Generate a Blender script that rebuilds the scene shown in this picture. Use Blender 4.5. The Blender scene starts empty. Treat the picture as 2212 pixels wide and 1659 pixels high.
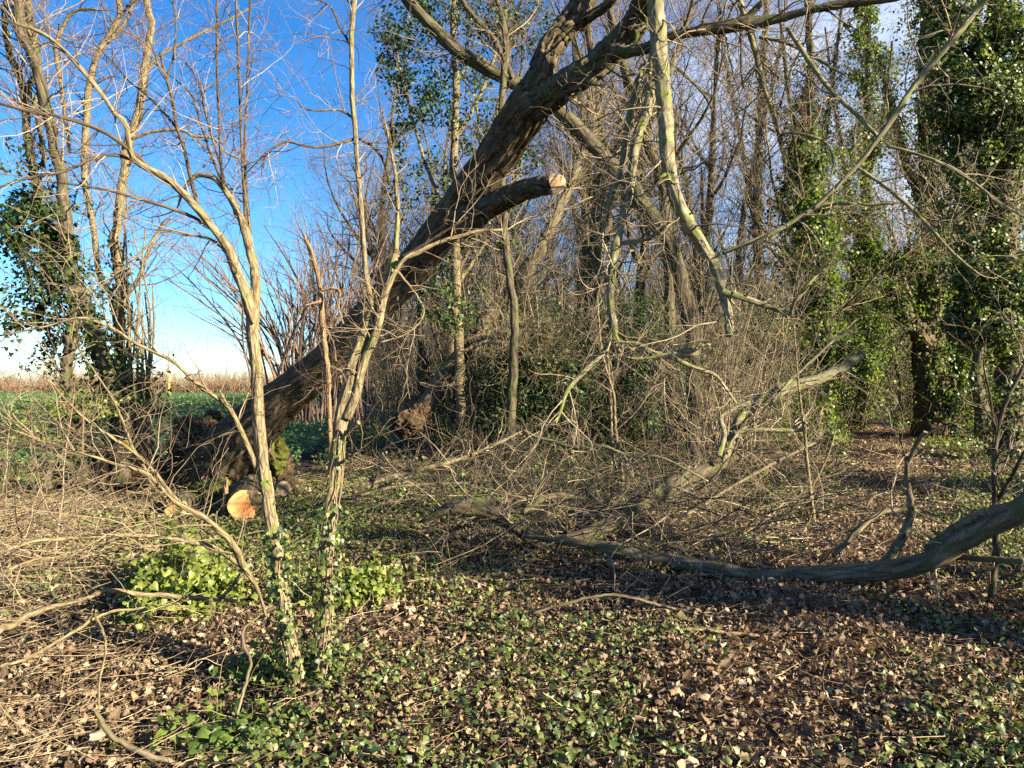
import bpy, math
import numpy as np
from math import radians, sin, cos, pi

sc = bpy.context.scene
# ------------------------------------------------------------------ camera
F = 1671.0                     # focal length in units of a 2212-wide picture
EYE = 1.6
cam_d = bpy.data.cameras.new('camera')
cam_d.sensor_width = 36.0
cam_d.lens = 36.0 * F / 2212.0
cam_d.clip_start = 0.05
cam_d.clip_end = 3000.0
cam = bpy.data.objects.new('camera', cam_d)
sc.collection.objects.link(cam)
cam.location = (0, 0, EYE)
cam.rotation_euler = (radians(90), 0, 0)
sc.camera = cam

# ------------------------------------------------------------------ light
SUN_EL = 20.0
SUN_AZ = 120.0                 # clockwise from +Y (the way the camera looks)
sd = np.array([sin(radians(SUN_AZ)) * cos(radians(SUN_EL)), cos(radians(SUN_AZ)) * cos(radians(SUN_EL)), sin(radians(SUN_EL))])
sun_d = bpy.data.lights.new('sun', 'SUN')
sun_d.energy = 5.0
sun_d.angle = radians(0.5)
sun_d.color = (1.0, 0.89, 0.66)
sun = bpy.data.objects.new('sun', sun_d)
sc.collection.objects.link(sun)
from mathutils import Vector
sun.rotation_euler = Vector(sd).to_track_quat('Z', 'Y').to_euler()

world = bpy.data.worlds.new('World')
sc.world = world
world.use_nodes = True
wn = world.node_tree.nodes
wl = world.node_tree.links
wn.clear()
w_out = wn.new('ShaderNodeOutputWorld')
w_bg = wn.new('ShaderNodeBackground')
w_sky = wn.new('ShaderNodeTexSky')
w_sky.sky_type = 'NISHITA'
w_sky.sun_disc = False
w_sky.sun_elevation = radians(SUN_EL)
w_sky.sun_rotation = radians(SUN_AZ)
w_sky.air_density = 1.0
w_sky.dust_density = 0.0
w_sky.ozone_density = 4.0
w_bg.inputs['Strength'].default_value = 0.052
# thin clouds, part of the sky itself
w_tc = wn.new('ShaderNodeTexCoord')
w_map = wn.new('ShaderNodeMapping')
w_map.inputs['Scale'].default_value = (1.0, 1.0, 3.2)
w_map.inputs['Location'].default_value = (0.35, 0.0, 0.1)
w_noise = wn.new('ShaderNodeTexNoise')
w_noise.inputs['Scale'].default_value = 2.6
w_noise.inputs['Detail'].default_value = 7.0
w_noise.inputs['Roughness'].default_value = 0.55
w_ramp = wn.new('ShaderNodeValToRGB')
w_ramp.color_ramp.elements[0].position = 0.40
w_ramp.color_ramp.elements[1].position = 0.66
w_sep = wn.new('ShaderNodeSeparateXYZ')
w_side = wn.new('ShaderNodeMapRange')       # more cloud towards the sun's side of the sky
w_side.inputs['From Min'].default_value = 0.0
w_side.inputs['From Max'].default_value = 0.45
w_side.inputs['To Min'].default_value = 0.05
w_side.inputs['To Max'].default_value = 0.85
w_mul = wn.new('ShaderNodeMath')
w_mul.operation = 'MULTIPLY'
w_hsv = wn.new('ShaderNodeHueSaturation')
w_hsv.inputs['Saturation'].default_value = 1.25
w_mix = wn.new('ShaderNodeMix')
w_mix.data_type = 'RGBA'
w_mix.inputs['B'].default_value = (6.5, 6.9, 7.6, 1)
wl.new(w_tc.outputs['Generated'], w_map.inputs['Vector'])
wl.new(w_map.outputs['Vector'], w_noise.inputs['Vector'])
wl.new(w_noise.outputs['Fac'], w_ramp.inputs['Fac'])
wl.new(w_tc.outputs['Generated'], w_sep.inputs['Vector'])
wl.new(w_sep.outputs['X'], w_side.inputs['Value'])
wl.new(w_ramp.outputs['Color'], w_mul.inputs[0])
wl.new(w_side.outputs['Result'], w_mul.inputs[1])
wl.new(w_sky.outputs['Color'], w_hsv.inputs['Color'])
w_tint = wn.new('ShaderNodeMix'); w_tint.data_type = 'RGBA'; w_tint.blend_type = 'MULTIPLY'
w_tint.inputs['Factor'].default_value = 1.0
w_tint.inputs['B'].default_value = (.78, .93, 1.06, 1)
wl.new(w_hsv.outputs['Color'], w_tint.inputs['A'])
wl.new(w_tint.outputs['Result'], w_mix.inputs['A'])
wl.new(w_mul.outputs['Value'], w_mix.inputs['Factor'])
wl.new(w_mix.outputs['Result'], w_bg.inputs['Color'])
wl.new(w_bg.outputs['Background'], w_out.inputs['Surface'])

sc.view_settings.view_transform = 'Standard'
sc.view_settings.look = 'None'
sc.view_settings.exposure = 2.1
sc.view_settings.gamma = 1.0
sc.view_settings.use_curve_mapping = False
sc.render.engine = 'CYCLES'
sc.cycles.max_bounces = 5
sc.cycles.diffuse_bounces = 1
sc.cycles.glossy_bounces = 2
sc.cycles.transmission_bounces = 3
sc.cycles.use_denoising = False
sc.cycles.caustics_reflective = False
sc.cycles.caustics_refractive = False

# ------------------------------------------------------------------ helpers
def px(x, y, d):
    """point seen at (x, y) of a 2212x1659 picture, d metres in front of the camera"""
    return np.array([(x - 1106.0) / F * d, d, EYE + (829.5 - y) / F * d])

_hr = np.random.default_rng(5)
_hk = [(_hr.normal(size=2) * s, _hr.uniform(0, 6.28), a) for s, a in
       [(0.35, .05), (0.5, .04), (0.9, .03), (1.4, .022), (2.2, .016), (3.5, .012), (5.5, .009), (8, .007)]]
def hgt(x, y):
    z = np.zeros(np.broadcast(x, y).shape)
    for k, p, a in _hk:
        z = z + a * np.sin(k[0] * x + k[1] * y + p)
    far = np.clip((y - 30) / 30.0, 0, 1)
    return z * (1 - far)

def gp(x, y):
    """ground point seen at (x, y)"""
    d = EYE * F / (y - 829.5)
    p = px(x, y, d)
    p[2] = hgt(p[0], p[1])
    return p

def nrm(a):
    return a / np.maximum(np.linalg.norm(a, axis=-1, keepdims=True), 1e-9)

def snoise(P, freq, seed, n=7):
    r = np.random.default_rng(seed)
    out = np.zeros(P.shape[:-1])
    for _ in range(n):
        k = r.normal(size=3) * freq
        out += np.sin(P @ k + r.uniform(0, 6.28))
    return out / math.sqrt(n)

def spline(pts, n):
    """Catmull-Rom through pts (M,C) resampled to n"""
    p = np.asarray(pts, float)
    if len(p) == 2:
        t = np.linspace(0, 1, n)[:, None]
        return p[0] * (1 - t) + p[1] * t
    q = np.vstack([2 * p[0] - p[1], p, 2 * p[-1] - p[-2]])
    L = np.concatenate([[0], np.cumsum(np.linalg.norm(np.diff(p[:, :3], axis=0), axis=1))])
    s = np.linspace(0, L[-1], n)
    i = np.clip(np.searchsorted(L, s, side='right') - 1, 0, len(p) - 2)
    u = ((s - L[i]) / np.maximum(L[i + 1] - L[i], 1e-9))[:, None]
    a, b, c, d = q[i], q[i + 1], q[i + 2], q[i + 3]
    return 0.5 * (2 * b + (c - a) * u + (2 * a - 5 * b + 4 * c - d) * u**2 + (3 * b - a - 3 * c + d) * u**3)

def line(pts, d, n=14, wob=0.0, seed=0):
    """pts: (x, y, width) in picture units; d: one distance or (first, last) or one per point -> P[1,n,3], R[1,n]"""
    m = len(pts)
    if np.isscalar(d):
        dd = np.full(m, float(d))
    elif len(d) == m:
        dd = np.asarray(d, float)
    else:
        dd = np.interp(np.linspace(0, 1, m), np.linspace(0, 1, len(d)), d)
    rows = [np.append(px(x, y, e), w / 2 / F * e) for (x, y, w), e in zip(pts, dd)]
    rows = np.array(rows)
    if wob and m > 3:                       # slight kinks where side shoots once left the stem
        k = np.random.default_rng(seed + 17)
        rows[1:-1, :3] += k.normal(size=(m - 2, 3)) * np.minimum(rows[1:-1, 3:4] * .18, .006)
    s = spline(rows, n)
    P, R = s[:, :3].copy(), np.maximum(s[:, 3], 0.0012)
    if wob:
        r = np.random.default_rng(seed)
        P[1:-1] += r.normal(size=(n - 2, 3)) * R[1:-1, None] * wob
        R = R * (1 + 0.12 * r.normal(size=n).clip(-1, 1) * min(wob, 1))
    return P[None], R[None]

class MB:
    """collects tubes, leaves and lumps; build() links them as ONE mesh object"""
    def __init__(s):
        s.V, s.Q, s.T, s.bk, s.rd, s.n = [], [], [], [], [], 0
    def raw(s, V, Q=None, T=None, bk=None, rd=None):
        V = np.asarray(V, float)
        s.V.append(V)
        if Q is not None and len(Q): s.Q.append(np.asarray(Q) + s.n)
        if T is not None and len(T): s.T.append(np.asarray(T) + s.n)
        s.bk.append(V if bk is None else bk)
        s.rd.append(np.full(len(V), 0.5) if rd is None else np.broadcast_to(rd, (len(V),)))
        s.n += len(V)
        return s
    def tube(s, P, R, S=6, seed=0, disp=0.0, freq=(9, 9, 1.6), cap=True, ph=None):
        rng = np.random.default_rng(seed + 991)
        N, K = R.shape
        T = nrm(np.gradient(P, axis=1))
        n0 = rng.normal(size=(N, 3))
        n0 = nrm(n0 - (n0 * T[:, 0]).sum(-1, keepdims=True) * T[:, 0])
        Nn = np.empty_like(P)
        for k in range(K):
            n0 = nrm(n0 - (n0 * T[:, k]).sum(-1, keepdims=True) * T[:, k])
            Nn[:, k] = n0
        B = np.cross(T, Nn)
        th = np.linspace(0, 2 * pi, S, endpoint=False)
        c, si = np.cos(th), np.sin(th)
        Sl = np.concatenate([np.zeros((N, 1)), np.cumsum(np.linalg.norm(np.diff(P, axis=1), axis=2), axis=1)], axis=1)
        Sl = Sl + rng.uniform(0, 50, (N, 1))
        bk = np.empty((N, K, S, 3))
        bk[..., 0] = R[..., None] * c
        bk[..., 1] = R[..., None] * si
        bk[..., 2] = Sl[..., None]
        Rd = np.repeat(R[..., None], S, axis=2)
        if disp:
            q = bk * np.array(freq)
            w = snoise(bk * np.array([3, 3, .8]), 1.0, seed + 3)
            a = np.abs(snoise(q, 1.0, seed + 1)) + 0.6 * np.abs(snoise(q * 2.1, 1.0, seed + 2))
            Rd = Rd + disp * (1.0 - 1.3 * a) + disp * .7 * w
        V = P[:, :, None] + Rd[..., None] * (c[:, None] * Nn[:, :, None] + si[:, None] * B[:, :, None])
        idx = np.arange(N * K * S).reshape(N, K, S)
        a = idx[:, :-1]; b = idx[:, 1:]
        Q = np.stack([a, np.roll(a, -1, 2), np.roll(b, -1, 2), b], -1).reshape(-1, 4)
        rd = np.repeat(rng.uniform(0, 1, N) if ph is None else np.full(N, ph), K * S)
        off = s.n
        s.raw(V.reshape(-1, 3), Q=Q, bk=bk.reshape(-1, 3), rd=rd)
        if cap and S >= 6:
            for end in (0, K - 1):
                ring = idx[:, end] + off
                cen = V[:, end].mean(1)
                base = s.n
                tr = np.stack([ring, np.roll(ring, -1, 1), np.repeat(np.arange(N)[:, None] + base, S, 1)], -1).reshape(-1, 3)
                if end == 0: tr = tr[:, ::-1]
                s.raw(cen, bk=bk[:, end].mean(1), rd=np.full(N, .5))
                s.T.append(tr)
        return s
    def leaves(s, C, Nr, size, tpl, rng, curl=(0.0, 0.5), rd=None, up=None):
        """C centres, Nr normals, size per leaf, tpl = (outline, ) fan template"""
        n = len(C)
        Nr = nrm(Nr)
        t = rng.normal(size=(n, 3)) if up is None else up + 0.5 * rng.normal(size=(n, 3))
        t = nrm(t - (t * Nr).sum(-1, keepdims=True) * Nr)
        b = np.cross(Nr, t)
        o = np.vstack([[0, tpl[:, 1].mean()], tpl])
        m = len(o)
        cu = rng.uniform(*curl, n)
        cv = rng.uniform(*curl, n) * rng.choice([-1, 1], n)
        asp = rng.uniform(.8, 1.15, n)
        X = o[:, 0][None] * asp[:, None]
        Y = np.repeat(o[:, 1][None], n, 0)
        Z = -cu[:, None] * X**2 * 1.6 + cv[:, None] * (Y - .3)**2 * .9 + rng.normal(size=(n, m)) * 0.03
        V = C[:, None] + size[:, None, None] * (X[..., None] * b[:, None] + Y[..., None] * t[:, None] + Z[..., None] * Nr[:, None])
        k = np.arange(1, m)
        tri = np.stack([np.zeros(m - 1, int), k, np.roll(k, -1)], -1)
        Tt = (np.arange(n)[:, None, None] * m + tri[None]).reshape(-1, 3)
        rd = rng.uniform(0, 1, n) if rd is None else rd
        bk = np.repeat(np.stack([X, Y, np.zeros_like(X)], -1).reshape(-1, 3), 1, 0)
        s.raw(V.reshape(-1, 3), T=Tt, bk=bk, rd=np.repeat(rd, m))
        return s
    def lump(s, c, rad, seed=0, amp=.25, freq=2.0, nu=40, nv=24, fine=.06):
        u = np.linspace(0, 2 * pi, nu, endpoint=False)
        v = np.linspace(0.02, pi - 0.02, nv)
        U, Vv = np.meshgrid(u, v)
        D = np.stack([np.cos(U) * np.sin(Vv), np.sin(U) * np.sin(Vv), np.cos(Vv)], -1)
        r = 1 + amp * snoise(D, freq, seed) + fine * snoise(D, freq * 5, seed + 1) + fine * .6 * snoise(D, freq * 11, seed + 2)
        P = np.asarray(c) + D * r[..., None] * np.asarray(rad)
        i = np.arange(nu * nv).reshape(nv, nu)
        Q = np.stack([i[:-1], i[1:], np.roll(i[1:], -1, 1), np.roll(i[:-1], -1, 1)], -1).reshape(-1, 4)
        return s.raw(P.reshape(-1, 3), Q=Q)
    def build(s, name, mat, parent=None, base=None, smooth=True):
        V = np.concatenate(s.V).astype(np.float32)
        o0 = np.zeros(3)
        if parent is not None:
            q = parent
            while q is not None:
                o0 = o0 + np.array(q.location); q = q.parent
        elif base is not None:
            o0 = np.asarray(base, float)
        V = V - o0.astype(np.float32)
        Q = np.concatenate(s.Q).astype(np.int32) if s.Q else np.zeros((0, 4), np.int32)
        T = np.concatenate(s.T).astype(np.int32) if s.T else np.zeros((0, 3), np.int32)
        me = bpy.data.meshes.new(name)
        me.vertices.add(len(V))
        me.vertices.foreach_set('co', V.ravel())
        nl = Q.size + T.size
        me.loops.add(nl)
        me.loops.foreach_set('vertex_index', np.concatenate([Q.ravel(), T.ravel()]))
        me.polygons.add(len(Q) + len(T))
        ls = np.concatenate([np.arange(len(Q)) * 4, Q.size + np.arange(len(T)) * 3]).astype(np.int32)
        me.polygons.foreach_set('loop_start', ls)
        me.polygons.foreach_set('use_smooth', np.full(len(Q) + len(T), smooth))
        a = me.attributes.new('bk', 'FLOAT_VECTOR', 'POINT')
        a.data.foreach_set('vector', np.concatenate(s.bk).astype(np.float32).ravel())
        a = me.attributes.new('rnd', 'FLOAT', 'POINT')
        a.data.foreach_set('value', np.concatenate(s.rd).astype(np.float32))
        me.update(calc_edges=True)
        me.materials.append(mat)
        ob = bpy.data.objects.new(name, me)
        sc.collection.objects.link(ob)
        if parent is not None: ob.parent = parent
        elif base is not None: ob.location = o0
        return ob

def kids(rng, P, R, n, t=(.2, 1.), L=(.3, .6), ang=(25, 60), wander=.22, up=0., K=6, rs=.6, rmin=.0012, rmax=1e9, bias=None):
    N, Kp = R.shape
    seg = np.linalg.norm(np.diff(P, axis=1), axis=2).sum(1)
    i = rng.choice(N, n, p=seg / seg.sum())
    tt = rng.uniform(*t, n) * (Kp - 1)
    k = np.minimum(tt.astype(int), Kp - 2)
    fr = (tt - k)[:, None]
    p0 = P[i, k] * (1 - fr) + P[i, k + 1] * fr
    T = nrm(P[i, k + 1] - P[i, k])
    r0 = np.clip((R[i, k] * (1 - fr[:, 0]) + R[i, k + 1] * fr[:, 0]) * rs, rmin, rmax)
    q = rng.normal(size=(n, 3))
    q = nrm(q - (q * T).sum(-1, keepdims=True) * T)
    a = np.radians(rng.uniform(*ang, n))[:, None]
    D = np.cos(a) * T + np.sin(a) * q
    if bias is not None: D = nrm(D + bias)
    st = (rng.uniform(*L, n) / (K - 1))[:, None]
    out = np.empty((n, K, 3)); out[:, 0] = p0
    for j in range(1, K):
        D = nrm(D + wander * rng.normal(size=(n, 3)) + np.array([0, 0, up]))
        out[:, j] = out[:, j - 1] + D * st * rng.uniform(.7, 1.3, (n, 1))
    Rr = r0[:, None] * np.linspace(1, .0, K)[None] ** .8
    return out, np.maximum(Rr, rmin * .7)

def tag(o, label=None, cat=None, group=None, kind=None):
    if label: o['label'] = label
    if cat: o['category'] = cat
    if group: o['group'] = group
    if kind: o['kind'] = kind
    return o
def thing(name, label, cat, loc=(0, 0, 0), group=None):
    o = bpy.data.objects.new(name, None)
    o.empty_display_size = .2
    sc.collection.objects.link(o)
    o.location = tuple(float(v) for v in loc)
    return tag(o, label, cat, group)
def dup(root, loc, rz=0., s=1., label=None, group=None):
    r = root.copy(); sc.collection.objects.link(r)
    r.location = loc; r.rotation_euler = (0, 0, rz); r.scale = (s, s, s)
    if label: r['label'] = label
    if group: r['group'] = group
    for ch in list(root.children):
        c = ch.copy(); sc.collection.objects.link(c); c.parent = r
        for g in list(ch.children):
            d = g.copy(); sc.collection.objects.link(d); d.parent = c
    return r

# ------------------------------------------------------------------ materials
def new_mat(name):
    m = bpy.data.materials.new(name); m.use_nodes = True
    nt = m.node_tree; nt.nodes.clear()
    return m, nt.nodes, nt.links
def ramp(nodes, stops):
    r = nodes.new('ShaderNodeValToRGB')
    e = r.color_ramp.elements
    while len(e) < len(stops): e.new(0.5)
    for k, (p, c) in enumerate(stops):
        e[k].position = p; e[k].color = (*c, 1)
    return r
def attr(nodes, name):
    a = nodes.new('ShaderNodeAttribute'); a.attribute_name = name
    return a
def mixc(nodes, links, fac, a, b, blend='MIX'):
    m = nodes.new('ShaderNodeMix'); m.data_type = 'RGBA'; m.blend_type = blend
    if isinstance(fac, (int, float)): m.inputs['Factor'].default_value = fac
    else: links.new(fac, m.inputs['Factor'])
    for k, v in (('A', a), ('B', b)):
        if isinstance(v, tuple): m.inputs[k].default_value = (*v, 1)
        else: links.new(v, m.inputs[k])
    return m.outputs['Result']

def bark(name, dark, light, moss=0.0, mossc=(.10, .13, .02), sc_=(26, 26, 5), bump=.6, dist=.012, lichen=0.0):
    m, n, l = new_mat(name)
    out = n.new('ShaderNodeOutputMaterial'); b = n.new('ShaderNodeBsdfPrincipled')
    b.inputs['Roughness'].default_value = .9
    b.inputs['Specular IOR Level'].default_value = .2
    a = attr(n, 'bk')
    mp = n.new('ShaderNodeMapping'); mp.inputs['Scale'].default_value = sc_
    l.new(a.outputs['Vector'], mp.inputs['Vector'])
    n1 = n.new('ShaderNodeTexNoise'); n1.inputs['Scale'].default_value = 1.0; n1.inputs['Detail'].default_value = 6; n1.inputs['Roughness'].default_value = .65
    n1.inputs['Distortion'].default_value = .5
    l.new(mp.outputs['Vector'], n1.inputs['Vector'])
    v = n.new('ShaderNodeTexVoronoi'); v.feature = 'DISTANCE_TO_EDGE'; v.inputs['Scale'].default_value = .8
    mv = n.new('ShaderNodeMix'); mv.data_type = 'VECTOR'; mv.inputs['Factor'].default_value = .35
    l.new(mp.outputs['Vector'], mv.inputs['A']); l.new(n1.outputs['Color'], mv.inputs['B'])
    l.new(mv.outputs['Result'], v.inputs['Vector'])
    r = ramp(n, [(.25, dark), (.5, tuple((x + y) / 2 for x, y in zip(dark, light))), (.72, light)])
    l.new(n1.outputs['Fac'], r.inputs['Fac'])
    rv = ramp(n, [(0., (.45, .4, .36)), (.16, (1, 1, 1))])
    l.new(v.outputs['Distance'], rv.inputs['Fac'])
    col = mixc(n, l, .8, r.outputs['Color'], rv.outputs['Color'], 'MULTIPLY')
    rn = attr(n, 'rnd')
    if moss > 0:
        n2 = n.new('ShaderNodeTexNoise'); n2.inputs['Scale'].default_value = 7; n2.inputs['Detail'].default_value = 5
        tc = n.new('ShaderNodeTexCoord'); l.new(tc.outputs['Object'], n2.inputs['Vector'])
        r2 = ramp(n, [(.62 - moss * .4, (0, 0, 0)), (.78 - moss * .35, (1, 1, 1))])
        l.new(n2.outputs['Fac'], r2.inputs['Fac'])
        col = mixc(n, l, r2.outputs['Color'], col, mossc)
    if lichen > 0:
        n3 = n.new('ShaderNodeTexNoise'); n3.inputs['Scale'].default_value = 38; n3.inputs['Detail'].default_value = 3
        tc = n.new('ShaderNodeTexCoord'); l.new(tc.outputs['Object'], n3.inputs['Vector'])
        r3 = ramp(n, [(.72 - lichen * .25, (0, 0, 0)), (.8 - lichen * .25, (1, 1, 1))])
        l.new(n3.outputs['Fac'], r3.inputs['Fac'])
        col = mixc(n, l, r3.outputs['Color'], col, (.36, .37, .28))
    l.new(col, b.inputs['Base Color'])
    sm = n.new('ShaderNodeMath'); sm.operation = 'MULTIPLY_ADD'
    sat = n.new('ShaderNodeMath'); sat.operation = 'MINIMUM'; sat.inputs[1].default_value = .3
    l.new(v.outputs['Distance'], sat.inputs[0])
    l.new(sat.outputs[0], sm.inputs[0]); sm.inputs[1].default_value = 2.0
    l.new(n1.outputs['Fac'], sm.inputs[2])
    bp = n.new('ShaderNodeBump'); bp.inputs['Strength'].default_value = bump; bp.inputs['Distance'].default_value = dist
    l.new(sm.outputs[0], bp.inputs['Height']); l.new(bp.outputs['Normal'], b.inputs['Normal'])
    l.new(b.outputs['BSDF'], out.inputs['Surface'])
    return m

def twigm(name, stops, rough=.75):
    m, n, l = new_mat(name)
    out = n.new('ShaderNodeOutputMaterial'); b = n.new('ShaderNodeBsdfPrincipled')
    b.inputs['Roughness'].default_value = rough
    b.inputs['Specular IOR Level'].default_value = .3
    a = attr(n, 'rnd')
    r = ramp(n, stops); l.new(a.outputs['Fac'], r.inputs['Fac'])
    bk = attr(n, 'bk')
    nz = n.new('ShaderNodeTexNoise'); nz.inputs['Scale'].default_value = 22; nz.inputs['Detail'].default_value = 3
    l.new(bk.outputs['Vector'], nz.inputs['Vector'])
    rz = ramp(n, [(.3, (.6, .58, .55)), (.65, (1.15, 1.12, 1.1))]); l.new(nz.outputs['Fac'], rz.inputs['Fac'])
    l.new(mixc(n, l, 1.0, r.outputs['Color'], rz.outputs['Color'], 'MULTIPLY'), b.inputs['Base Color'])
    l.new(b.outputs['BSDF'], out.inputs['Surface'])
    return m

def leafm(name, stops, rough=.4, trans=.35, tcol=None, spec=.5, vein=None):
    m, n, l = new_mat(name)
    out = n.new('ShaderNodeOutputMaterial'); b = n.new('ShaderNodeBsdfPrincipled')
    b.inputs['Roughness'].default_value = rough
    b.inputs['Specular IOR Level'].default_value = spec
    a = attr(n, 'rnd')
    r = ramp(n, stops); l.new(a.outputs['Fac'], r.inputs['Fac'])
    bk = attr(n, 'bk')
    nz = n.new('ShaderNodeTexNoise'); nz.inputs['Scale'].default_value = 3.2; nz.inputs['Detail'].default_value = 3
    l.new(bk.outputs['Vector'], nz.inputs['Vector'])
    rz = ramp(n, [(.3, (.62, .6, .55)), (.7, (1.25, 1.22, 1.2))]); l.new(nz.outputs['Fac'], rz.inputs['Fac'])
    col = mixc(n, l, 1.0, r.outputs['Color'], rz.outputs['Color'], 'MULTIPLY')
    if vein:
        w = n.new('ShaderNodeTexVoronoi'); w.feature = 'DISTANCE_TO_EDGE'; w.inputs['Scale'].default_value = 4.5
        l.new(bk.outputs['Vector'], w.inputs['Vector'])
        rw = ramp(n, [(0, (1, 1, 1)), (.05, (0, 0, 0))]); l.new(w.outputs['Distance'], rw.inputs['Fac'])
        f = n.new('ShaderNodeMath'); f.operation = 'MULTIPLY'; f.inputs[1].default_value = .45
        l.new(rw.outputs['Color'], f.inputs[0])
        col = mixc(n, l, f.outputs[0], col, vein)
    l.new(col, b.inputs['Base Color'])
    if trans > 0:
        t = n.new('ShaderNodeBsdfTranslucent')
        tc = mixc(n, l, 1.0, col, tcol or (1.5, 1.6, .7), 'MULTIPLY')
        l.new(tc, t.inputs['Color'])
        mx = n.new('ShaderNodeMixShader'); mx.inputs['Fac'].default_value = trans
        l.new(b.outputs['BSDF'], mx.inputs[1]); l.new(t.outputs['BSDF'], mx.inputs[2])
        l.new(mx.outputs['Shader'], out.inputs['Surface'])
    else:
        l.new(b.outputs['BSDF'], out.inputs['Surface'])
    return m

def endgrain(name, heart, sap, rings=38):
    m, n, l = new_mat(name)
    out = n.new('ShaderNodeOutputMaterial'); b = n.new('ShaderNodeBsdfPrincipled')
    b.inputs['Roughness'].default_value = .8
    a = attr(n, 'bk')          # disc: bk = (x, y, radius fraction)
    s = n.new('ShaderNodeSeparateXYZ'); l.new(a.outputs['Vector'], s.inputs['Vector'])
    nz = n.new('ShaderNodeTexNoise'); nz.inputs['Scale'].default_value = 9; nz.inputs['Detail'].default_value = 5
    l.new(a.outputs['Vector'], nz.inputs['Vector'])
    ad = n.new('ShaderNodeMath'); ad.operation = 'MULTIPLY_ADD'; ad.inputs[1].default_value = .35
    l.new(nz.outputs['Fac'], ad.inputs[0]); l.new(s.outputs['Z'], ad.inputs[2])
    r = ramp(n, [(.3, heart), (.8, tuple((x + y) / 2 for x, y in zip(heart, sap))), (1., sap)])
    l.new(ad.outputs[0], r.inputs['Fac'])
    wv = n.new('ShaderNodeMath'); wv.operation = 'MULTIPLY'; wv.inputs[1].default_value = rings
    l.new(ad.outputs[0], wv.inputs[0])
    si = n.new('ShaderNodeMath'); si.operation = 'SINE'; l.new(wv.outputs[0], si.inputs[0])
    rr = ramp(n, [(.0, (.8, .76, .7)), (1., (1.05, 1.05, 1.05))]); l.new(si.outputs[0], rr.inputs['Fac'])
    l.new(mixc(n, l, .6, r.outputs['Color'], rr.outputs['Color'], 'MULTIPLY'), b.inputs['Base Color'])
    l.new(b.outputs['BSDF'], out.inputs['Surface'])
    return m

def noisem(name, stops, scale=8, detail=8, bump=.6, dist=.05, rough=.95, fine=60):
    m, n, l = new_mat(name)
    out = n.new('ShaderNodeOutputMaterial'); b = n.new('ShaderNodeBsdfPrincipled')
    b.inputs['Roughness'].default_value = rough; b.inputs['Specular IOR Level'].default_value = .15
    tc = n.new('ShaderNodeTexCoord')
    nz = n.new('ShaderNodeTexNoise'); nz.inputs['Scale'].default_value = scale; nz.inputs['Detail'].default_value = detail; nz.inputs['Roughness'].default_value = .7
    l.new(tc.outputs['Object'], nz.inputs['Vector'])
    n2 = n.new('ShaderNodeTexNoise'); n2.inputs['Scale'].default_value = fine; n2.inputs['Detail'].default_value = 6
    l.new(tc.outputs['Object'], n2.inputs['Vector'])
    ad = n.new('ShaderNodeMath'); ad.operation = 'MULTIPLY_ADD'; ad.inputs[1].default_value = .5
    l.new(n2.outputs['Fac'], ad.inputs[0])
    h = n.new('ShaderNodeMath'); h.operation = 'MULTIPLY'; h.inputs[1].default_value = .5
    l.new(nz.outputs['Fac'], h.inputs[0]); l.new(h.outputs[0], ad.inputs[2])
    r = ramp(n, stops); l.new(ad.outputs[0], r.inputs['Fac'])
    l.new(r.outputs['Color'], b.inputs['Base Color'])
    bp = n.new('ShaderNodeBump'); bp.inputs['Strength'].default_value = bump; bp.inputs['Distance'].default_value = dist
    l.new(ad.outputs[0], bp.inputs['Height']); l.new(bp.outputs['Normal'], b.inputs['Normal'])
    l.new(b.outputs['BSDF'], out.inputs['Surface'])
    return m

M = {}
M['soil'] = noisem('leafy_soil', [(.3, (.012, .008, .005)), (.5, (.035, .023, .014)), (.7, (.10, .068, .042))], 5, 9, 1.0, .05, fine=45)
M['pathsoil'] = noisem('path_soil', [(.3, (.03, .017, .01)), (.5, (.085, .048, .027)), (.7, (.2, .12, .065))], 6, 9, .9, .03, fine=55)
M['field'] = noisem('field_crop', [(.35, (.02, .045, .012)), (.5, (.06, .12, .03)), (.7, (.12, .2, .06))], .9, 9, 1., .2, fine=6)
M['hedge'] = noisem('bare_hedge', [(.3, (.10, .06, .035)), (.55, (.26, .15, .085)), (.75, (.36, .22, .13))], .6, 9, .8, .3, fine=4)
M['bigbark'] = bark('rough_bark', (.022, .015, .010), (.20, .148, .092), moss=.12, mossc=(.07, .075, .02), sc_=(19, 19, 7), bump=1., dist=.045)
M['bark'] = bark('grey_brown_bark', (.03, .022, .015), (.15, .12, .078), moss=.3, mossc=(.065, .08, .02), sc_=(22, 22, 5), bump=.8, dist=.015)
M['hazel'] = bark('tan_hazel_bark', (.075, .055, .03), (.31, .245, .14), moss=.15, mossc=(.13, .14, .04), sc_=(70, 70, 18), bump=.9, dist=.008, lichen=.16)
M['mossy'] = bark('mossy_branch_bark', (.11, .095, .055), (.30, .26, .165), moss=.36, mossc=(.13, .15, .035), sc_=(40, 40, 12), bump=.5, dist=.005, lichen=.25)
M['moss'] = noisem('moss', [(.3, (.035, .04, .008)), (.5, (.09, .1, .02)), (.7, (.2, .19, .04))], 14, 8, 1., .03, fine=70)
M['deadwood'] = bark('dead_fallen_wood', (.06, .045, .03), (.25, .20, .13), moss=.3, mossc=(.095, .095, .035), sc_=(30, 30, 5), bump=.8, dist=.01)
M['splint'] = bark('split_wood', (.17, .09, .035), (.36, .235, .11), sc_=(50, 50, 4), bump=.6, dist=.006)
M['root'] = noisem('root_earth', [(.3, (.02, .012, .007)), (.5, (.06, .038, .022)), (.72, (.2, .13, .07))], 7, 9, 1., .06, fine=40)
M['twig'] = twigm('brown_twig', [(0, (.04, .027, .02)), (.4, (.12, .085, .055)), (.8, (.24, .18, .115)), (1, (.32, .26, .165))])
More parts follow.
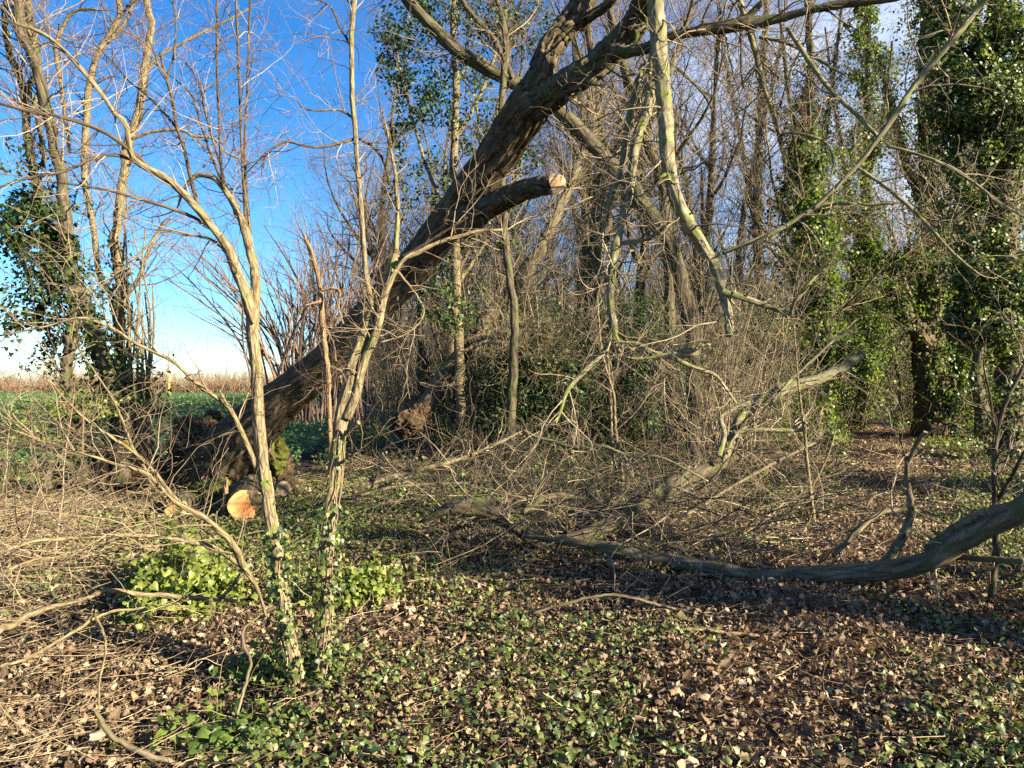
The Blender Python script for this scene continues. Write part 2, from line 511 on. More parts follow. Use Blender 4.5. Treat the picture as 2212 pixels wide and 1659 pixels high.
M['paletwig'] = twigm('pale_twig', [(0, (.08, .06, .037)), (.5, (.21, .165, .10)), (1, (.36, .295, .19))])
M['redtwig'] = twigm('reddish_twig', [(0, (.05, .03, .025)), (.5, (.13, .085, .065)), (1, (.22, .155, .115))])
M['straw'] = twigm('dry_stalk', [(0, (.10, .065, .038)), (.5, (.27, .2, .115)), (1, (.42, .34, .21))])
M['litter'] = leafm('dead_leaf', [(0, (.02, .012, .007)), (.35, (.07, .044, .026)), (.6, (.16, .108, .066)), (.88, (.27, .195, .125)), (1, (.36, .28, .195))], rough=.7, trans=.12, tcol=(1.2, .9, .6), spec=.3)
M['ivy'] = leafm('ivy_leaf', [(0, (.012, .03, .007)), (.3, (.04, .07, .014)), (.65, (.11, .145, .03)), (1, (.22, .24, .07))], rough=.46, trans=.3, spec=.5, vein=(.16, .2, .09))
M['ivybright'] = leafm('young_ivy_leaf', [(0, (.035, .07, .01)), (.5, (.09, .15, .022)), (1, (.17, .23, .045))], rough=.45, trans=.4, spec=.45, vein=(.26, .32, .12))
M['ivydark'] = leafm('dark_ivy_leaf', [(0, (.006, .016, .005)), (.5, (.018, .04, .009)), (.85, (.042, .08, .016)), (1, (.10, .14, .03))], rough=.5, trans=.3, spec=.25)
M['holly'] = leafm('holly_leaf', [(0, (.012, .03, .01)), (.6, (.035, .07, .018)), (1, (.08, .12, .03))], rough=.48, trans=.2, spec=.3)
M['cutorange'] = endgrain('orange_end_grain', (.36, .12, .025), (.44, .27, .10))
M['cutpale'] = endgrain('pale_end_grain', (.42, .25, .13), (.5, .36, .22))
M['cutgrey'] = endgrain('weathered_end_grain', (.17, .11, .06), (.27, .2, .12))

IVY3 = np.array([(0, -.06), (.3, -.16), (.44, .08), (.34, .34), (.16, .62), (0, .86), (-.16, .62), (-.34, .34), (-.44, .08), (-.3, -.16)]) * .85
IVY = np.array([(0, -.08), (.34, -.24), (.4, .0), (.56, .2), (.34, .4), (0, .88), (-.34, .4), (-.56, .2), (-.4, .0), (-.34, -.24)]) * .8
OVAL = np.array([(0, -.1), (.3, .2), (.26, .6), (0, 1.0), (-.26, .6), (-.3, .2)])
DEAD = np.array([(0, -.5), (.28, -.42), (.42, -.12), (.3, .06), (.38, .3), (.12, .34), (0, .62), (-.18, .36), (-.42, .26), (-.3, .0), (-.38, -.2), (-.2, -.42)])
RHOMB = np.array([(0, -.1), (.34, .35), (0, 1.), (-.34, .35)])

def disc(mb, c, nvec, r, seed=0, S=28, rough=.04, ell=1.0):
    """a sawn face: rings of a slightly irregular disc, bk = (x, y, radius fraction)"""
    rng = np.random.default_rng(seed)
    nvec = nrm(np.asarray(nvec, float)); up = np.array([0, 0, 1.])
    t = nrm(up - (up @ nvec) * nvec); b = np.cross(nvec, t)
    th = np.linspace(0, 2 * pi, S, endpoint=False)
    prof = 1 + rough * (np.sin(3 * th + rng.uniform(0, 6)) + .6 * np.sin(5 * th + rng.uniform(0, 6)))
    V, bk = [np.asarray(c, float)[None]], [np.zeros((1, 3))]
    fr = [.25, .5, .75, .93, 1.0]
    for f in fr:
        x = np.cos(th) * prof * f * r * ell; y = np.sin(th) * prof * f * r
        z = rng.normal(size=S) * r * .006 - (.02 * r if f == 1.0 else 0)
        V.append(np.asarray(c) + x[:, None] * b + y[:, None] * t + z[:, None] * nvec)
        bk.append(np.stack([x, y, np.full(S, f)], -1))
    V = np.concatenate(V); bk = np.concatenate(bk)
    T = [(0, 1 + k, 1 + (k + 1) % S) for k in range(S)]
    Q = []
    for j in range(len(fr) - 1):
        o = 1 + j * S
        Q += [(o + k, o + S + k, o + S + (k + 1) % S, o + (k + 1) % S) for k in range(S)]
    return mb.raw(V, Q=np.array(Q), T=np.array(T), bk=bk)

def ivy_on(mb, rng, P, R, n, size, spread, t=(0, 1), tpl=IVY, clump=0., curl=(0, .5), side=None):
    """leaves on and around a set of stems"""
    N, K = R.shape
    seg = np.linalg.norm(np.diff(P, axis=1), axis=2).sum(1)
    i = rng.choice(N, n, p=seg / seg.sum())
    if clump:
        cl = rng.uniform(*t, 60)
        u = np.clip(cl[rng.integers(0, 60, n)] + rng.normal(size=n) * .03, *t)
        u = np.where(rng.uniform(size=n) < clump, u, rng.uniform(*t, n))
    else:
        u = rng.uniform(*t, n)
    tt = u * (K - 1); k = np.minimum(tt.astype(int), K - 2); fr = (tt - k)[:, None]
    p = P[i, k] * (1 - fr) + P[i, k + 1] * fr
    r = R[i, k] * (1 - fr[:, 0]) + R[i, k + 1] * fr[:, 0]
    T = nrm(P[i, k + 1] - P[i, k])
    q = rng.normal(size=(n, 3))
    if side is not None: q = q + side
    q = nrm(q - (q * T).sum(-1, keepdims=True) * T)
    lob = 1 + .8 * snoise(p * np.array([1, 1, 1]) + q * .6, 2.2, 77)
    off = r + np.abs(rng.normal(size=n)) * spread * np.clip(lob, .15, 3)
    C = p + q * off[:, None]
    Nn = q + rng.normal(size=(n, 3)) * .45 + np.array([0, 0, .35])
    sz = rng.uniform(*size, n)
    mb.leaves(C, Nn, sz, tpl, rng, curl, up=np.array([0, 0, -1.]))
    return mb
#@@GROUND
# ------------------------------------------------------------------ ground, path, field
def sheet(name, X, Y, Z, mat, kind='structure'):
    b = MB(); m, n = X.shape
    i = np.arange(m * n).reshape(m, n)
    Q = np.stack([i[:-1, :-1], i[:-1, 1:], i[1:, 1:], i[1:, :-1]], -1).reshape(-1, 4)
    b.raw(np.stack([X, Y, Z], -1).reshape(-1, 3), Q=Q)
    return tag(b.build(name, mat), kind=kind)

u = np.linspace(-1, 1, 360); gx = np.sinh(u * 6.2) * 1.6
v = np.linspace(0, 1, 420); gy = -6 + np.sinh(v * 5.6) * 5.2
GX, GY = np.meshgrid(gx, gy)
near = np.exp(-((GX / 14)**2 + ((GY - 6) / 14)**2))
P3 = np.stack([GX, GY, GX * 0], -1)
GZ = hgt(GX, GY) + near * (.012 * snoise(P3, 7, 1) + .008 * snoise(P3, 15, 2))
tag(sheet('ground', GX, GY, GZ, M['soil']), 'brown woodland floor of soil, dead leaves and twigs under the trees', 'ground')

PATH = np.array([gp(1650, 1900)[:2], gp(1640, 1600)[:2], gp(1700, 1400)[:2], gp(1830, 1200)[:2], gp(1935, 1060)[:2], gp(1925, 985)[:2], gp(1875, 930)[:2], gp(1845, 895)[:2], gp(1850, 878)[:2]])
pl = spline(PATH, 160)
pt = nrm(np.gradient(pl, axis=0)); pn = np.stack([pt[:, 1], -pt[:, 0]], -1)
wd = .5 + .12 * np.sin(np.linspace(0, 19, 160)) + .015 * pl[:, 1]
uu = np.linspace(-1, 1, 15)
PX = pl[:, None, 0] + pn[:, None, 0] * wd[:, None] * uu
PY = pl[:, None, 1] + pn[:, None, 1] * wd[:, None] * uu
q = np.stack([PX, PY, PX * 0], -1)
PZ = hgt(PX, PY) + .03 + .008 * snoise(q, 9, 4) - .06 * np.abs(uu)**4
tag(sheet('path', PX, PY, PZ, M['pathsoil']), 'trodden brown leafy footpath leading past the big ivy trunk', 'path')
def path_dist(x, y):
    d = np.full(x.shape, 1e9)
    for a in pl[::4]:
        d = np.minimum(d, np.hypot(x - a[0], y - a[1]))
    return d

fy = 15.5 + np.sinh(np.linspace(0, 1, 120) * 5) * 8.2
fu = np.linspace(0, 1, 70)**1.6
FX = (-.19 * fy - 1.2)[:, None] - fu[None] * (1.3 * fy + 25)[:, None]
FY = np.repeat(fy[:, None], 70, 1)
FZ = hgt(FX, FY) + .02 + .03 * snoise(np.stack([FX, FY, FX * 0], -1), 1.3, 8)
tag(sheet('field', FX, FY, FZ, M['field']), 'green crop field in the open beyond the wood edge', 'field')

rng = np.random.default_rng(12)
n = 70000
y = 15.5 + 100 * rng.uniform(0, 1, n)**1.5
x = -.2 * y - 1.2 - rng.uniform(0, 1, n) * (.5 * y + 6)
b = MB(); C = np.stack([x, y, hgt(x, y) + .06 + rng.uniform(0, .16, n)], -1)
b.leaves(C, rng.normal(size=(n, 3)) * .6 + np.array([0.2, -.3, .8]), rng.uniform(.05, .12, n) * np.clip(y / 25, .8, 2), RHOMB, rng)
M['crop'] = leafm('crop_leaf', [(0, (.025, .06, .016)), (.6, (.06, .13, .03)), (1, (.13, .2, .06))], rough=.5, trans=.25)
tag(b.build('crop', M['crop']), 'low leafy green crop growing across the open field', 'crop', kind='stuff')

# ------------------------------------------------------------------ leaf litter, ivy carpet, sticks on the ground
def scatter(rng, n, d0, d1, p=1.0, mx=.74, pad=1.3):
    """ground points, denser close by: depth density ~ d^(p-1)"""
    a = rng.uniform(0, 1, n)
    d = (d0**p + a * (d1**p - d0**p))**(1 / p)
    x = rng.uniform(-1, 1, n) * (mx * d + pad)
    return x, d
def on_field(x, y):
    return (y > 15) & (x < -.2 * y - .9)
rng = np.random.default_rng(21)
x, y = scatter(rng, 170000, 2.2, 30, .68)
keep = ~on_field(x, y); x, y = x[keep], y[keep]; n = len(x)
sz = rng.uniform(.012, .04, n) * (1 + .6 * (rng.uniform(size=n) > .9)) * (1 + y * .012)
C = np.stack([x, y, hgt(x, y) + .016 + rng.uniform(0, .05, n)], -1)
C[:, 2] += np.where(path_dist(x, y) < .7, .02, 0)
b = MB()
nn = np.stack([rng.normal(size=n) * .8 + .15, rng.normal(size=n) * .8, np.abs(rng.normal(size=n) * .3) + .45], -1)
b.leaves(C, nn, sz, DEAD, rng, curl=(.2, 1.9), rd=np.clip(rng.normal(.62, .27, n), 0, 1))
ns = 150000
x, y = scatter(rng, ns, 2.2, 11, .75)
C = np.stack([x, y, hgt(x, y) + .012 + rng.uniform(0, .045, ns)], -1)
b.leaves(C, rng.normal(size=(ns, 3)) * .8 + np.array([.1, 0, .6]), rng.uniform(.008, .02, ns), RHOMB, rng, curl=(0, 1.), rd=np.clip(rng.normal(.55, .3, ns), 0, 1))
tag(b.build('leaf_litter', M['litter']), 'layer of curled brown dead leaves covering the woodland floor', 'leaves', kind='stuff')

rng = np.random.default_rng(22)
def ivy_density(x, y):
    p = np.stack([x, y, x * 0], -1)
    f = .50 + .6 * snoise(p, 1.1, 31) + .35 * snoise(p, 3.0, 32)
    pd = path_dist(x, y)
    return f * np.clip((pd - .45) / .5, 0, 1)
x, y = scatter(rng, 90000, 2.2, 14, .62)
keep = (ivy_density(x, y) > rng.uniform(0, 1.15, len(x))) & ((x > -.42 * y + .15) | (rng.uniform(size=len(x)) < .16)); x, y = x[keep], y[keep]; n = len(x)
C = np.stack([x, y, hgt(x, y) + .055 + rng.uniform(0, .08, n)], -1)
b = MB()
nn = np.stack([rng.normal(size=n) * .65 + .15, rng.normal(size=n) * .65 - .1, np.abs(rng.normal(size=n) * .25) + .7], -1)
sz = .018 + .042 * rng.beta(1.5, 2.2, n); rdv = np.clip(rng.normal(.5, .27, n), 0, 1); k = rng.uniform(size=n) < .45
b.leaves(C[k], nn[k], sz[k], IVY3, rng, curl=(.2, 1.3), rd=rdv[k]); b.leaves(C[~k], nn[~k], sz[~k], IVY, rng, curl=(.1, 1.2), rd=rdv[~k])
tag(b.build('ground_ivy', M['ivy']), 'glossy green ivy leaves creeping over the dead leaves', 'ivy', kind='stuff')

rng = np.random.default_rng(23)
x, y = scatter(rng, 150000, 5.5, 42, .62)
p = np.stack([x, y, x * 0], -1)
keep = ~on_field(x, y) & (path_dist(x, y) > .75 + .01 * y) & (.55 + .6 * snoise(p, .7, 41) + .3 * snoise(p, 2.2, 42) > rng.uniform(0, 1.2, len(x)))
x, y = x[keep], y[keep]; n = len(x)
C = np.stack([x, y, hgt(x, y) + rng.uniform(.02, .22, n) * np.clip(y / 16, .4, 1.2)], -1)
b = MB()
b.leaves(C, rng.normal(size=(n, 3)) * .5 + np.array([.35, -.2, .7]), rng.uniform(.04, .10, n) * np.clip(y / 14, .6, 1.6), OVAL, rng, curl=(0, .5))
M['under'] = leafm('undergrowth_leaf', [(0, (.035, .055, .01)), (.5, (.11, .145, .03)), (1, (.24, .26, .08))], rough=.45, trans=.3)
tag(b.build('undergrowth', M['under']), 'low green undergrowth spreading between the trees', 'plants', kind='stuff')

def sticks(rng, x, y, L, r, lift, K=5, wander=.16, tilt=.12):
    n = len(x); D = np.stack([rng.normal(size=n), rng.normal(size=n), rng.normal(size=n) * tilt], -1); D = nrm(D)
    P = np.empty((n, K, 3)); P[:, 0] = np.stack([x, y, hgt(x, y) + lift], -1)
    for j in range(1, K):
        D = nrm(D + wander * rng.normal(size=(n, 3)) * np.array([1, 1, .35]))
        P[:, j] = P[:, j - 1] + D * (L / (K - 1))[:, None]
    P[..., 2] = np.maximum(P[..., 2], hgt(P[..., 0], P[..., 1]) + .008)
    R = r[:, None] * np.linspace(1, .45, K)
    return P, R
rng = np.random.default_rng(24)
x, y = scatter(rng, 24000, 2.3, 24, .6)
keep = ~on_field(x, y); x, y = x[keep], y[keep]; n = len(x)
P, R = sticks(rng, x, y, rng.uniform(.06, .5, n) * np.clip(y / 8, .7, 2), (.0008 + .003 * rng.uniform(size=n)**2.2) * np.clip(y / 6, .8, 2.4), rng.uniform(.02, .07, n))
b = MB(); b.tube(P, R, 4, 3)
tag(b.build('fallen_twigs', M['straw']), 'thin dry twigs and stalks strewn over the woodland floor', 'twigs', kind='stuff')
# dry bracken and stalks lying thick at the left
rng = np.random.default_rng(25)
n = 1800
y = rng.uniform(2.4, 9.5, n); x = -.66 * y - .6 + np.abs(rng.normal(size=n)) * (.17 * y + .1)
P, R = sticks(rng, x, y, rng.uniform(.12, .75, n), rng.uniform(.001, .003, n) * np.clip(y / 5, .9, 1.6), rng.uniform(.03, .2, n) * np.clip(y / 5, .5, 1.3), tilt=.3, wander=.22)
b = MB(); b.tube(P, R, 4, 4)
tag(b.build('dry_stalks', M['straw']), 'tangle of pale dry stalks lying beside the forked saplings', 'dry stalks', kind='stuff')
M['brush'] = twigm('brush_twig', [(0, (.03, .02, .015)), (.45, (.095, .068, .045)), (.75, (.21, .16, .10)), (1, (.36, .29, .19))])
# brushwood: arching brittle twigs from the felled limbs
rng = np.random.default_rng(26)
n = 1000
y = rng.uniform(6.3, 17, n); x = (-.17 + .62 * rng.beta(1.6, 1.6, n)) * y
P, R = sticks(rng, x, y, rng.uniform(.4, 1.5, n), rng.uniform(.003, .008, n), rng.uniform(.05, .5, n), K=7, wander=.22, tilt=.45)
b = MB(); b.tube(P, R, 5, 5)
P2, R2 = kids(rng, P, R, 6000, L=(.15, .6), ang=(25, 70), wander=.25, up=.03, K=5, rs=.6, rmin=.0014)
P2[..., 2] = np.maximum(P2[..., 2], hgt(P2[..., 0], P2[..., 1]) + .01)
b.tube(P2, R2, 3, 6)
tag(b.build('brushwood', M['brush']), 'wide tangle of broken pale branches and twigs heaped on the ground', 'brushwood', kind='stuff')
#@@TREES
# ------------------------------------------------------------------ the leaning tree
D0 = [11, 11, 10.8, 10.6, 10.4, 10.2, 10, 10]
lt_pts = [(466, 1024, 150), (492, 986, 138), (524, 948, 116), (566, 903, 100), (635, 842, 86), (707, 783, 79), (805, 676, 76), (903, 566, 76), (994, 445, 80), (1061, 355, 82), (1117, 274, 90), (1160, 205, 86)]
base = px(520, 1000, 11); base[2] = hgt(base[0], base[1])
lt = thing('leaning_tree', 'big half uprooted tree leaning to the right with rough dark bark and torn roots', 'tree', base)
P, R = line(lt_pts, (11.1, 7.8), 300)
b = MB(); b.tube(P, R, 110, 7, disp=.018, freq=(24, 24, 2.8)); b.build('trunk', M['bigbark'], lt)
def limb(pts, d, n, S, disp, seed, mat, name='limb', parent=lt, wob=.05, freq=(26, 26, 4)):
    P, R = line(pts, d, n, wob, seed)
    b = MB(); b.tube(P, R, S, seed, disp=disp, freq=freq)
    return b.build(name, mat, parent), P, R
limb([(1150, 225, 78), (1168, 165, 64), (1190, 105, 58), (1235, 45, 54), (1268, -20, 50), (1300, -110, 42), (1340, -220, 30), (1400, -340, 14)], (7.85, 7.5), 120, 56, .016, 11, M['bigbark'])
limb([(1248, 60, 30), (1275, 35, 26), (1300, 20, 24), (1328, -5, 22), (1372, -70, 18), (1400, -170, 8)], (7.75, 7.2), 60, 24, .006, 12, M['bigbark'])
M['tornbark'] = bark('torn_inner_bark', (.09, .055, .028), (.34, .23, .13), sc_=(40, 40, 6), bump=.9, dist=.01)
M['shadestem'] = bark('shaded_smooth_stem', (.035, .025, .018), (.13, .095, .06), sc_=(60, 60, 13), bump=.5, dist=.004, lichen=.05)  # stem bark darkened to stand in for shade on the high branches
_, PB, RB = limb([(1140, 232, 70), (1190, 202, 66), (1226, 184, 64), (1297, 134, 60), (1349, 81, 56), (1384, 28, 52), (1402, -15, 48), (1440, -120, 40), (1500, -240, 28), (1560, -360, 14)], (7.8, 6.6), 130, 60, .016, 13, M['bark'])
_, PH, RH = limb([(1325, 112, 26), (1362, 112, 24), (1402, 103, 23), (1434, 86, 22), (1511, 67, 22), (1603, 52, 26), (1680, 38, 18), (1750, 21, 15), (1821, 6, 14), (1926, -5, 12), (2050, -40, 8)], (7.2, 6.2), 90, 24, .007, 14, M['bark'])
limb([(1602, 50, 16), (1630, 20, 14), (1655, -10, 12), (1690, -80, 8)], (6.75, 6.6), 30, 14, .003, 15, M['bark'])
cs, PS, RS = limb([(1000, 492, 58), (1040, 455, 54), (1086, 432, 48), (1140, 410, 44), (1200, 397, 43)], (8.55, 7.6), 70, 48, .009, 16, M['bigbark'], 'cut_stub')
b = MB(); disc(b, PS[0, -1] + nrm(PS[0, -1] - PS[0, -2]) * .012, nrm(PS[0, -1] - PS[0, -2]), RS[0, -1] * 1.03, 3, rough=.04)
b.build('cut_face', M['cutpale'], cs)
# dead twigs along the trunk and limbs
rng = np.random.default_rng(60)
b = MB()
P1, R1 = kids(rng, P, R, 46, t=(.3, 1), L=(.35, 1.0), ang=(50, 90), wander=.26, up=.01, K=8, rs=.12, rmin=.004, rmax=.009)
b.tube(P1, R1, 5, 61)
Pl = np.concatenate([PB[:, ::4][:, :32], PB[:, ::4][:, :32]]); Rl = np.concatenate([RB[:, ::4][:, :32]] * 2)
P3_, R3_ = kids(rng, PB, RB, 26, t=(.1, 1), L=(.5, 1.5), ang=(40, 90), wander=.22, up=.02, K=8, rs=.2, rmin=.004, rmax=.013)
b.tube(P3_, R3_, 5, 62)
P4_, R4_ = kids(rng, PH, RH, 30, t=(.1, 1), L=(.4, 1.3), ang=(40, 85), wander=.24, up=-.02, K=8, rs=.3, rmin=.004, rmax=.011)
b.tube(P4_, R4_, 5, 63)
PA = np.concatenate([P1, P3_, P4_]); RA = np.concatenate([R1, R3_, R4_])
P2, R2 = kids(rng, PA, RA, 420, L=(.12, .5), ang=(25, 65), wander=.28, K=6, rs=.6, rmin=.0016)
b.tube(P2, R2, 3, 64)
P5, R5 = kids(rng, P2, R2, 500, L=(.06, .25), ang=(25, 65), wander=.25, K=5, rs=.6, rmin=.0013)
b.tube(P5, R5, 3, 65)
b.build('crown', M['twig'], lt)
# torn root end: dark earth mass, ragged bark fringe, moss and broken roots
b = MB()
b.lump(px(462, 1000, 11.25), (.62, .45, .55), 5, amp=.2, freq=2.4, nu=100, nv=70, fine=.11)
b.lump(px(560, 1030, 11.1), (.5, .36, .36), 6, amp=.22, freq=2.4, nu=90, nv=60, fine=.11)
b.lump(px(410, 1045, 11.3), (.42, .4, .3), 7, amp=.22, freq=2.4, nu=80, nv=54, fine=.11)
b.build('root_plate', M['root'], lt)
rng = np.random.default_rng(61)
b = MB()
for k in range(26):
    t0 = k / 25.
    x0 = 488 + 88 * t0 + rng.normal() * 3; y0 = 938 - 6 * t0 + rng.normal() * 6
    ln = rng.uniform(45, 80)
    pts = [(x0 - 6, y0 - 26, 10), (x0, y0, 13), (x0 + 2 + rng.normal() * 3, y0 + ln * .45, 11), (x0 + 8 + rng.normal() * 5, y0 + ln * .8, 7), (x0 + 12 + rng.normal() * 8, y0 + ln, 2)]
    Pq, Rq = line(pts, (10.5 + .03 * k / 25, 10.6), 14, .1, k)
    b.tube(Pq, Rq, 7, k, disp=.006)
b.build('torn_bark', M['tornbark'], lt)
b = MB()
b.lump(px(594, 985, 10.85), (.15, .18, .27), 8, amp=.28, freq=2.6, nu=90, nv=64, fine=.13)
b.build('moss_pad', M['moss'], lt)
for k, pts in enumerate([[(430, 1000, 30), (405, 1030, 20), (380, 1062, 10), (360, 1080, 4)], [(520, 1040, 26), (500, 1075, 18), (478, 1100, 8)],
                         [(450, 940, 22), (425, 930, 14), (408, 945, 6)], [(590, 1020, 28), (625, 1045, 18), (650, 1075, 7)], [(480, 900, 18), (455, 890, 11), (440, 900, 4)]]):
    Pq, Rq = line(pts, (11, 10.7), 30, .3, k + 3)
    b = MB(); b.tube(Pq, Rq, 12, k, disp=.012); b.build('root', M['root'], lt)
rng = np.random.default_rng(63); b = MB()
c0 = px(455, 985, 11.0); dd_ = nrm(rng.normal(size=(150, 3)) + np.array([-.3, -.6, 0])); Pr = c0 + dd_[:, None] * np.linspace(.4, .85, 6)[None, :, None] * np.array([1, .8, .9]) + np.cumsum(rng.normal(size=(150, 6, 3)) * .035, 1)
b.tube(Pr, np.linspace(.008, .002, 6)[None] * rng.uniform(.5, 1.6, (150, 1)), 4, 1); b.build('fine_roots', M['twig'], lt)

# ------------------------------------------------------------------ two forked saplings close by
def sapling(root_pts, d, name, label, mains, seed, mat, n1, n2, base_px, tw=(.2, .7), crown='twig'):
    o = thing(name, label, 'tree', gp(*base_px))
    rng = np.random.default_rng(seed)
    PP, RR = [], []
    for k, (nm, pts, dd, S) in enumerate(mains):
        n = 44
        pts = [(a_, b_, c_ * .92) for a_, b_, c_ in pts]
        P, R = line(pts, dd, n, .045 if pts[0][2] > 8 else .12, seed + k)
        b = MB(); b.tube(P, R, S, seed + k, disp=.0035 if S >= 16 else 0, freq=(60, 60, 10))
        hi = nm in ('branch', 'shoot') and np.mean([p[1] for p in pts]) < 560  # high branches take the bark with shade put into its colour
        b.build(nm, M['shadestem'] if hi else mat, o)
        if nm != 'trunk': PP.append(P); RR.append(R)
    PP = np.concatenate(PP); RR = np.concatenate(RR)
    b = MB()
    P1, R1 = kids(rng, PP, RR, n1, t=(.12, 1), L=tw, ang=(30, 75), wander=.2, up=.05, K=7, rs=.5, rmin=.0016, rmax=.004)
    b.tube(P1, R1, 4, seed)
    P2, R2 = kids(rng, P1, R1, n2, t=(.15, 1), L=(tw[0] * .5, tw[1] * .5), ang=(25, 60), wander=.24, up=.03, K=6, rs=.65, rmin=.0015)
    b.tube(P2, R2, 3, seed + 1)
    P3, R3 = kids(rng, P2, R2, n2, t=(.2, 1), L=(tw[0] * .2, tw[1] * .25), ang=(25, 60), wander=.25, up=.02, K=5, rs=.7, rmin=.0013)
    b.tube(P3, R3, 3, seed + 2)
    b.build('crown', M[crown], o)
    return o, PP, RR

dA = 4.15
mainsA = [
 ('trunk', [(648, 1500, 52), (643, 1470, 42), (619, 1375, 34), (605, 1269, 31), (591, 1164, 30), (577, 1076, 29), (566, 992, 28), (559, 887, 28), (555, 799, 27), (548, 711, 27), (547, 668, 27)], (4.0, 4.15), 26),
 ('stem', [(547, 690, 22), (527, 623, 21), (510, 574, 20), (492, 534, 18), (464, 496, 16), (429, 454, 15), (394, 415, 14), (352, 381, 13), (288, 345, 11), (278, 309, 10), (271, 267, 10), (253, 250, 9), (218, 204, 8), (176, 151, 8), (123, 95, 7), (70, 63, 6), (0, 42, 5), (-90, 20, 3)], (4.15, 3.6), 18),
 ('stem', [(548, 700, 24), (552, 606, 22), (543, 553, 21), (527, 492, 20), (503, 432, 16), (471, 390, 14), (450, 378, 13), (422, 383, 11), (397, 408, 8), (383, 450, 5)], (4.15, 4.2), 18),
 ('shoot', [(533, 510, 9), (524, 352, 7), (517, 176, 6.5), (510, 0, 6), (504, -150, 4)], (4.17, 4.3), 10),
 ('shoot', [(543, 545, 8), (529, 352, 6), (534, 211, 5.5), (540, 0, 5), (548, -140, 3)], (4.17, 4.4), 10),
 ('shoot', [(490, 412, 7), (482, 397, 7), (475, 299, 6), (469, 141, 5.5), (469, 0, 5), (470, -120, 3)], (4.17, 4.1), 10),
 ('branch', [(320, 362, 11), (288, 330, 10), (229, 288, 9), (176, 265, 9), (123, 250, 8), (70, 243, 8), (0, 223, 8), (-120, 200, 6)], (3.95, 3.5), 12),
 ('branch', [(300, 350, 8), (246, 334, 8), (197, 345, 7), (141, 369, 7), (70, 383, 6), (0, 404, 5), (-80, 430, 3)], (3.95, 3.6), 10),
 ('branch', [(429, 454, 9), (415, 387, 9), (397, 316, 8), (383, 274, 8), (373, 211, 8), (359, 165, 7), (345, 113, 4)], (4.12, 4.3), 12),
 ('branch', [(361, 168, 6), (376, 116, 5), (380, 53, 4.5), (374, 0, 4), (368, -80, 3)], (4.28, 4.4), 8),
 ('branch', [(383, 278, 7), (352, 240, 6), (316, 205, 6), (280, 176, 5), (240, 130, 4), (200, 90, 3)], (4.22, 4.5), 8),
 ('branch', [(464, 496, 9), (422, 471, 8), (369, 450, 8), (299, 429, 7), (229, 411, 6), (151, 397, 5), (60, 388, 3)], (4.1, 3.7), 10),
 ('branch', [(548, 700, 8), (485, 541, 7), (408, 506, 6), (352, 500, 5), (316, 534, 5), (264, 580, 4), (190, 640, 3)], (4.1, 3.9), 8),
 ('branch', [(502, 440, 6), (470, 370, 6), (440, 290, 5), (418, 215, 5), (400, 190, 4), (352, 150, 3)], (4.2, 4.5), 8),
 ('branch', [(510, 470, 6), (468, 330, 5), (440, 230, 5), (437, 205, 4), (420, 160, 4), (400, 135, 3)], (4.2, 4.4), 8),
 ('branch', [(556, 1021, 12), (541, 975, 12), (517, 922, 12), (492, 876, 11), (468, 859, 10), (422, 824, 10), (380, 785, 9), (334, 760, 9), (288, 739, 8), (246, 711, 8), (207, 694, 7), (165, 687, 6), (105, 704, 5), (0, 725, 4)], (4.1, 3.5), 14),
 ('branch', [(492, 876, 6), (478, 850, 6), (470, 830, 2)], (3.9, 3.9), 8),
 ('branch', [(575, 1330, 8), (553, 1270, 9), (527, 1222, 18), (515, 1195, 16), (492, 1164, 15), (440, 1118, 14), (380, 1083, 13), (316, 1024, 11), (239, 999, 9), (176, 978, 8), (88, 950, 8), (35, 933, 8), (0, 915, 7), (-80, 880, 6)], (3.95, 2.9), 16),
 ('branch', [(520, 1222, 11), (457, 1181, 11), (387, 1166, 10), (316, 1159, 10), (229, 1157, 9), (141, 1162, 9), (70, 1171, 8), (0, 1195, 7), (-90, 1240, 6)], (3.85, 2.8), 12),
 ('branch', [(440, 1118, 8), (380, 1077, 8), (334, 1021, 8), (299, 985, 7), (246, 947, 7), (193, 912, 6), (141, 862, 5), (105, 817, 4)], (3.7, 3.3), 10),
 ('branch', [(316, 1017, 7), (288, 968, 7), (267, 915, 6), (246, 866, 5), (211, 813, 4), (160, 740, 3)], (3.55, 3.7), 8),
 ('branch', [(229, 1157, 6), (150, 1200, 6), (80, 1208, 6), (0, 1240, 6), (-60, 1270, 5)], (3.3, 2.6), 8),
]
sA, PA_, RA_ = sapling(None, dA, 'forked_sapling', 'pale barked sapling with many arching branches reaching left, ivy round its foot', mainsA, 100, M['hazel'], 300, 1000, (645, 1480), (.15, .6))
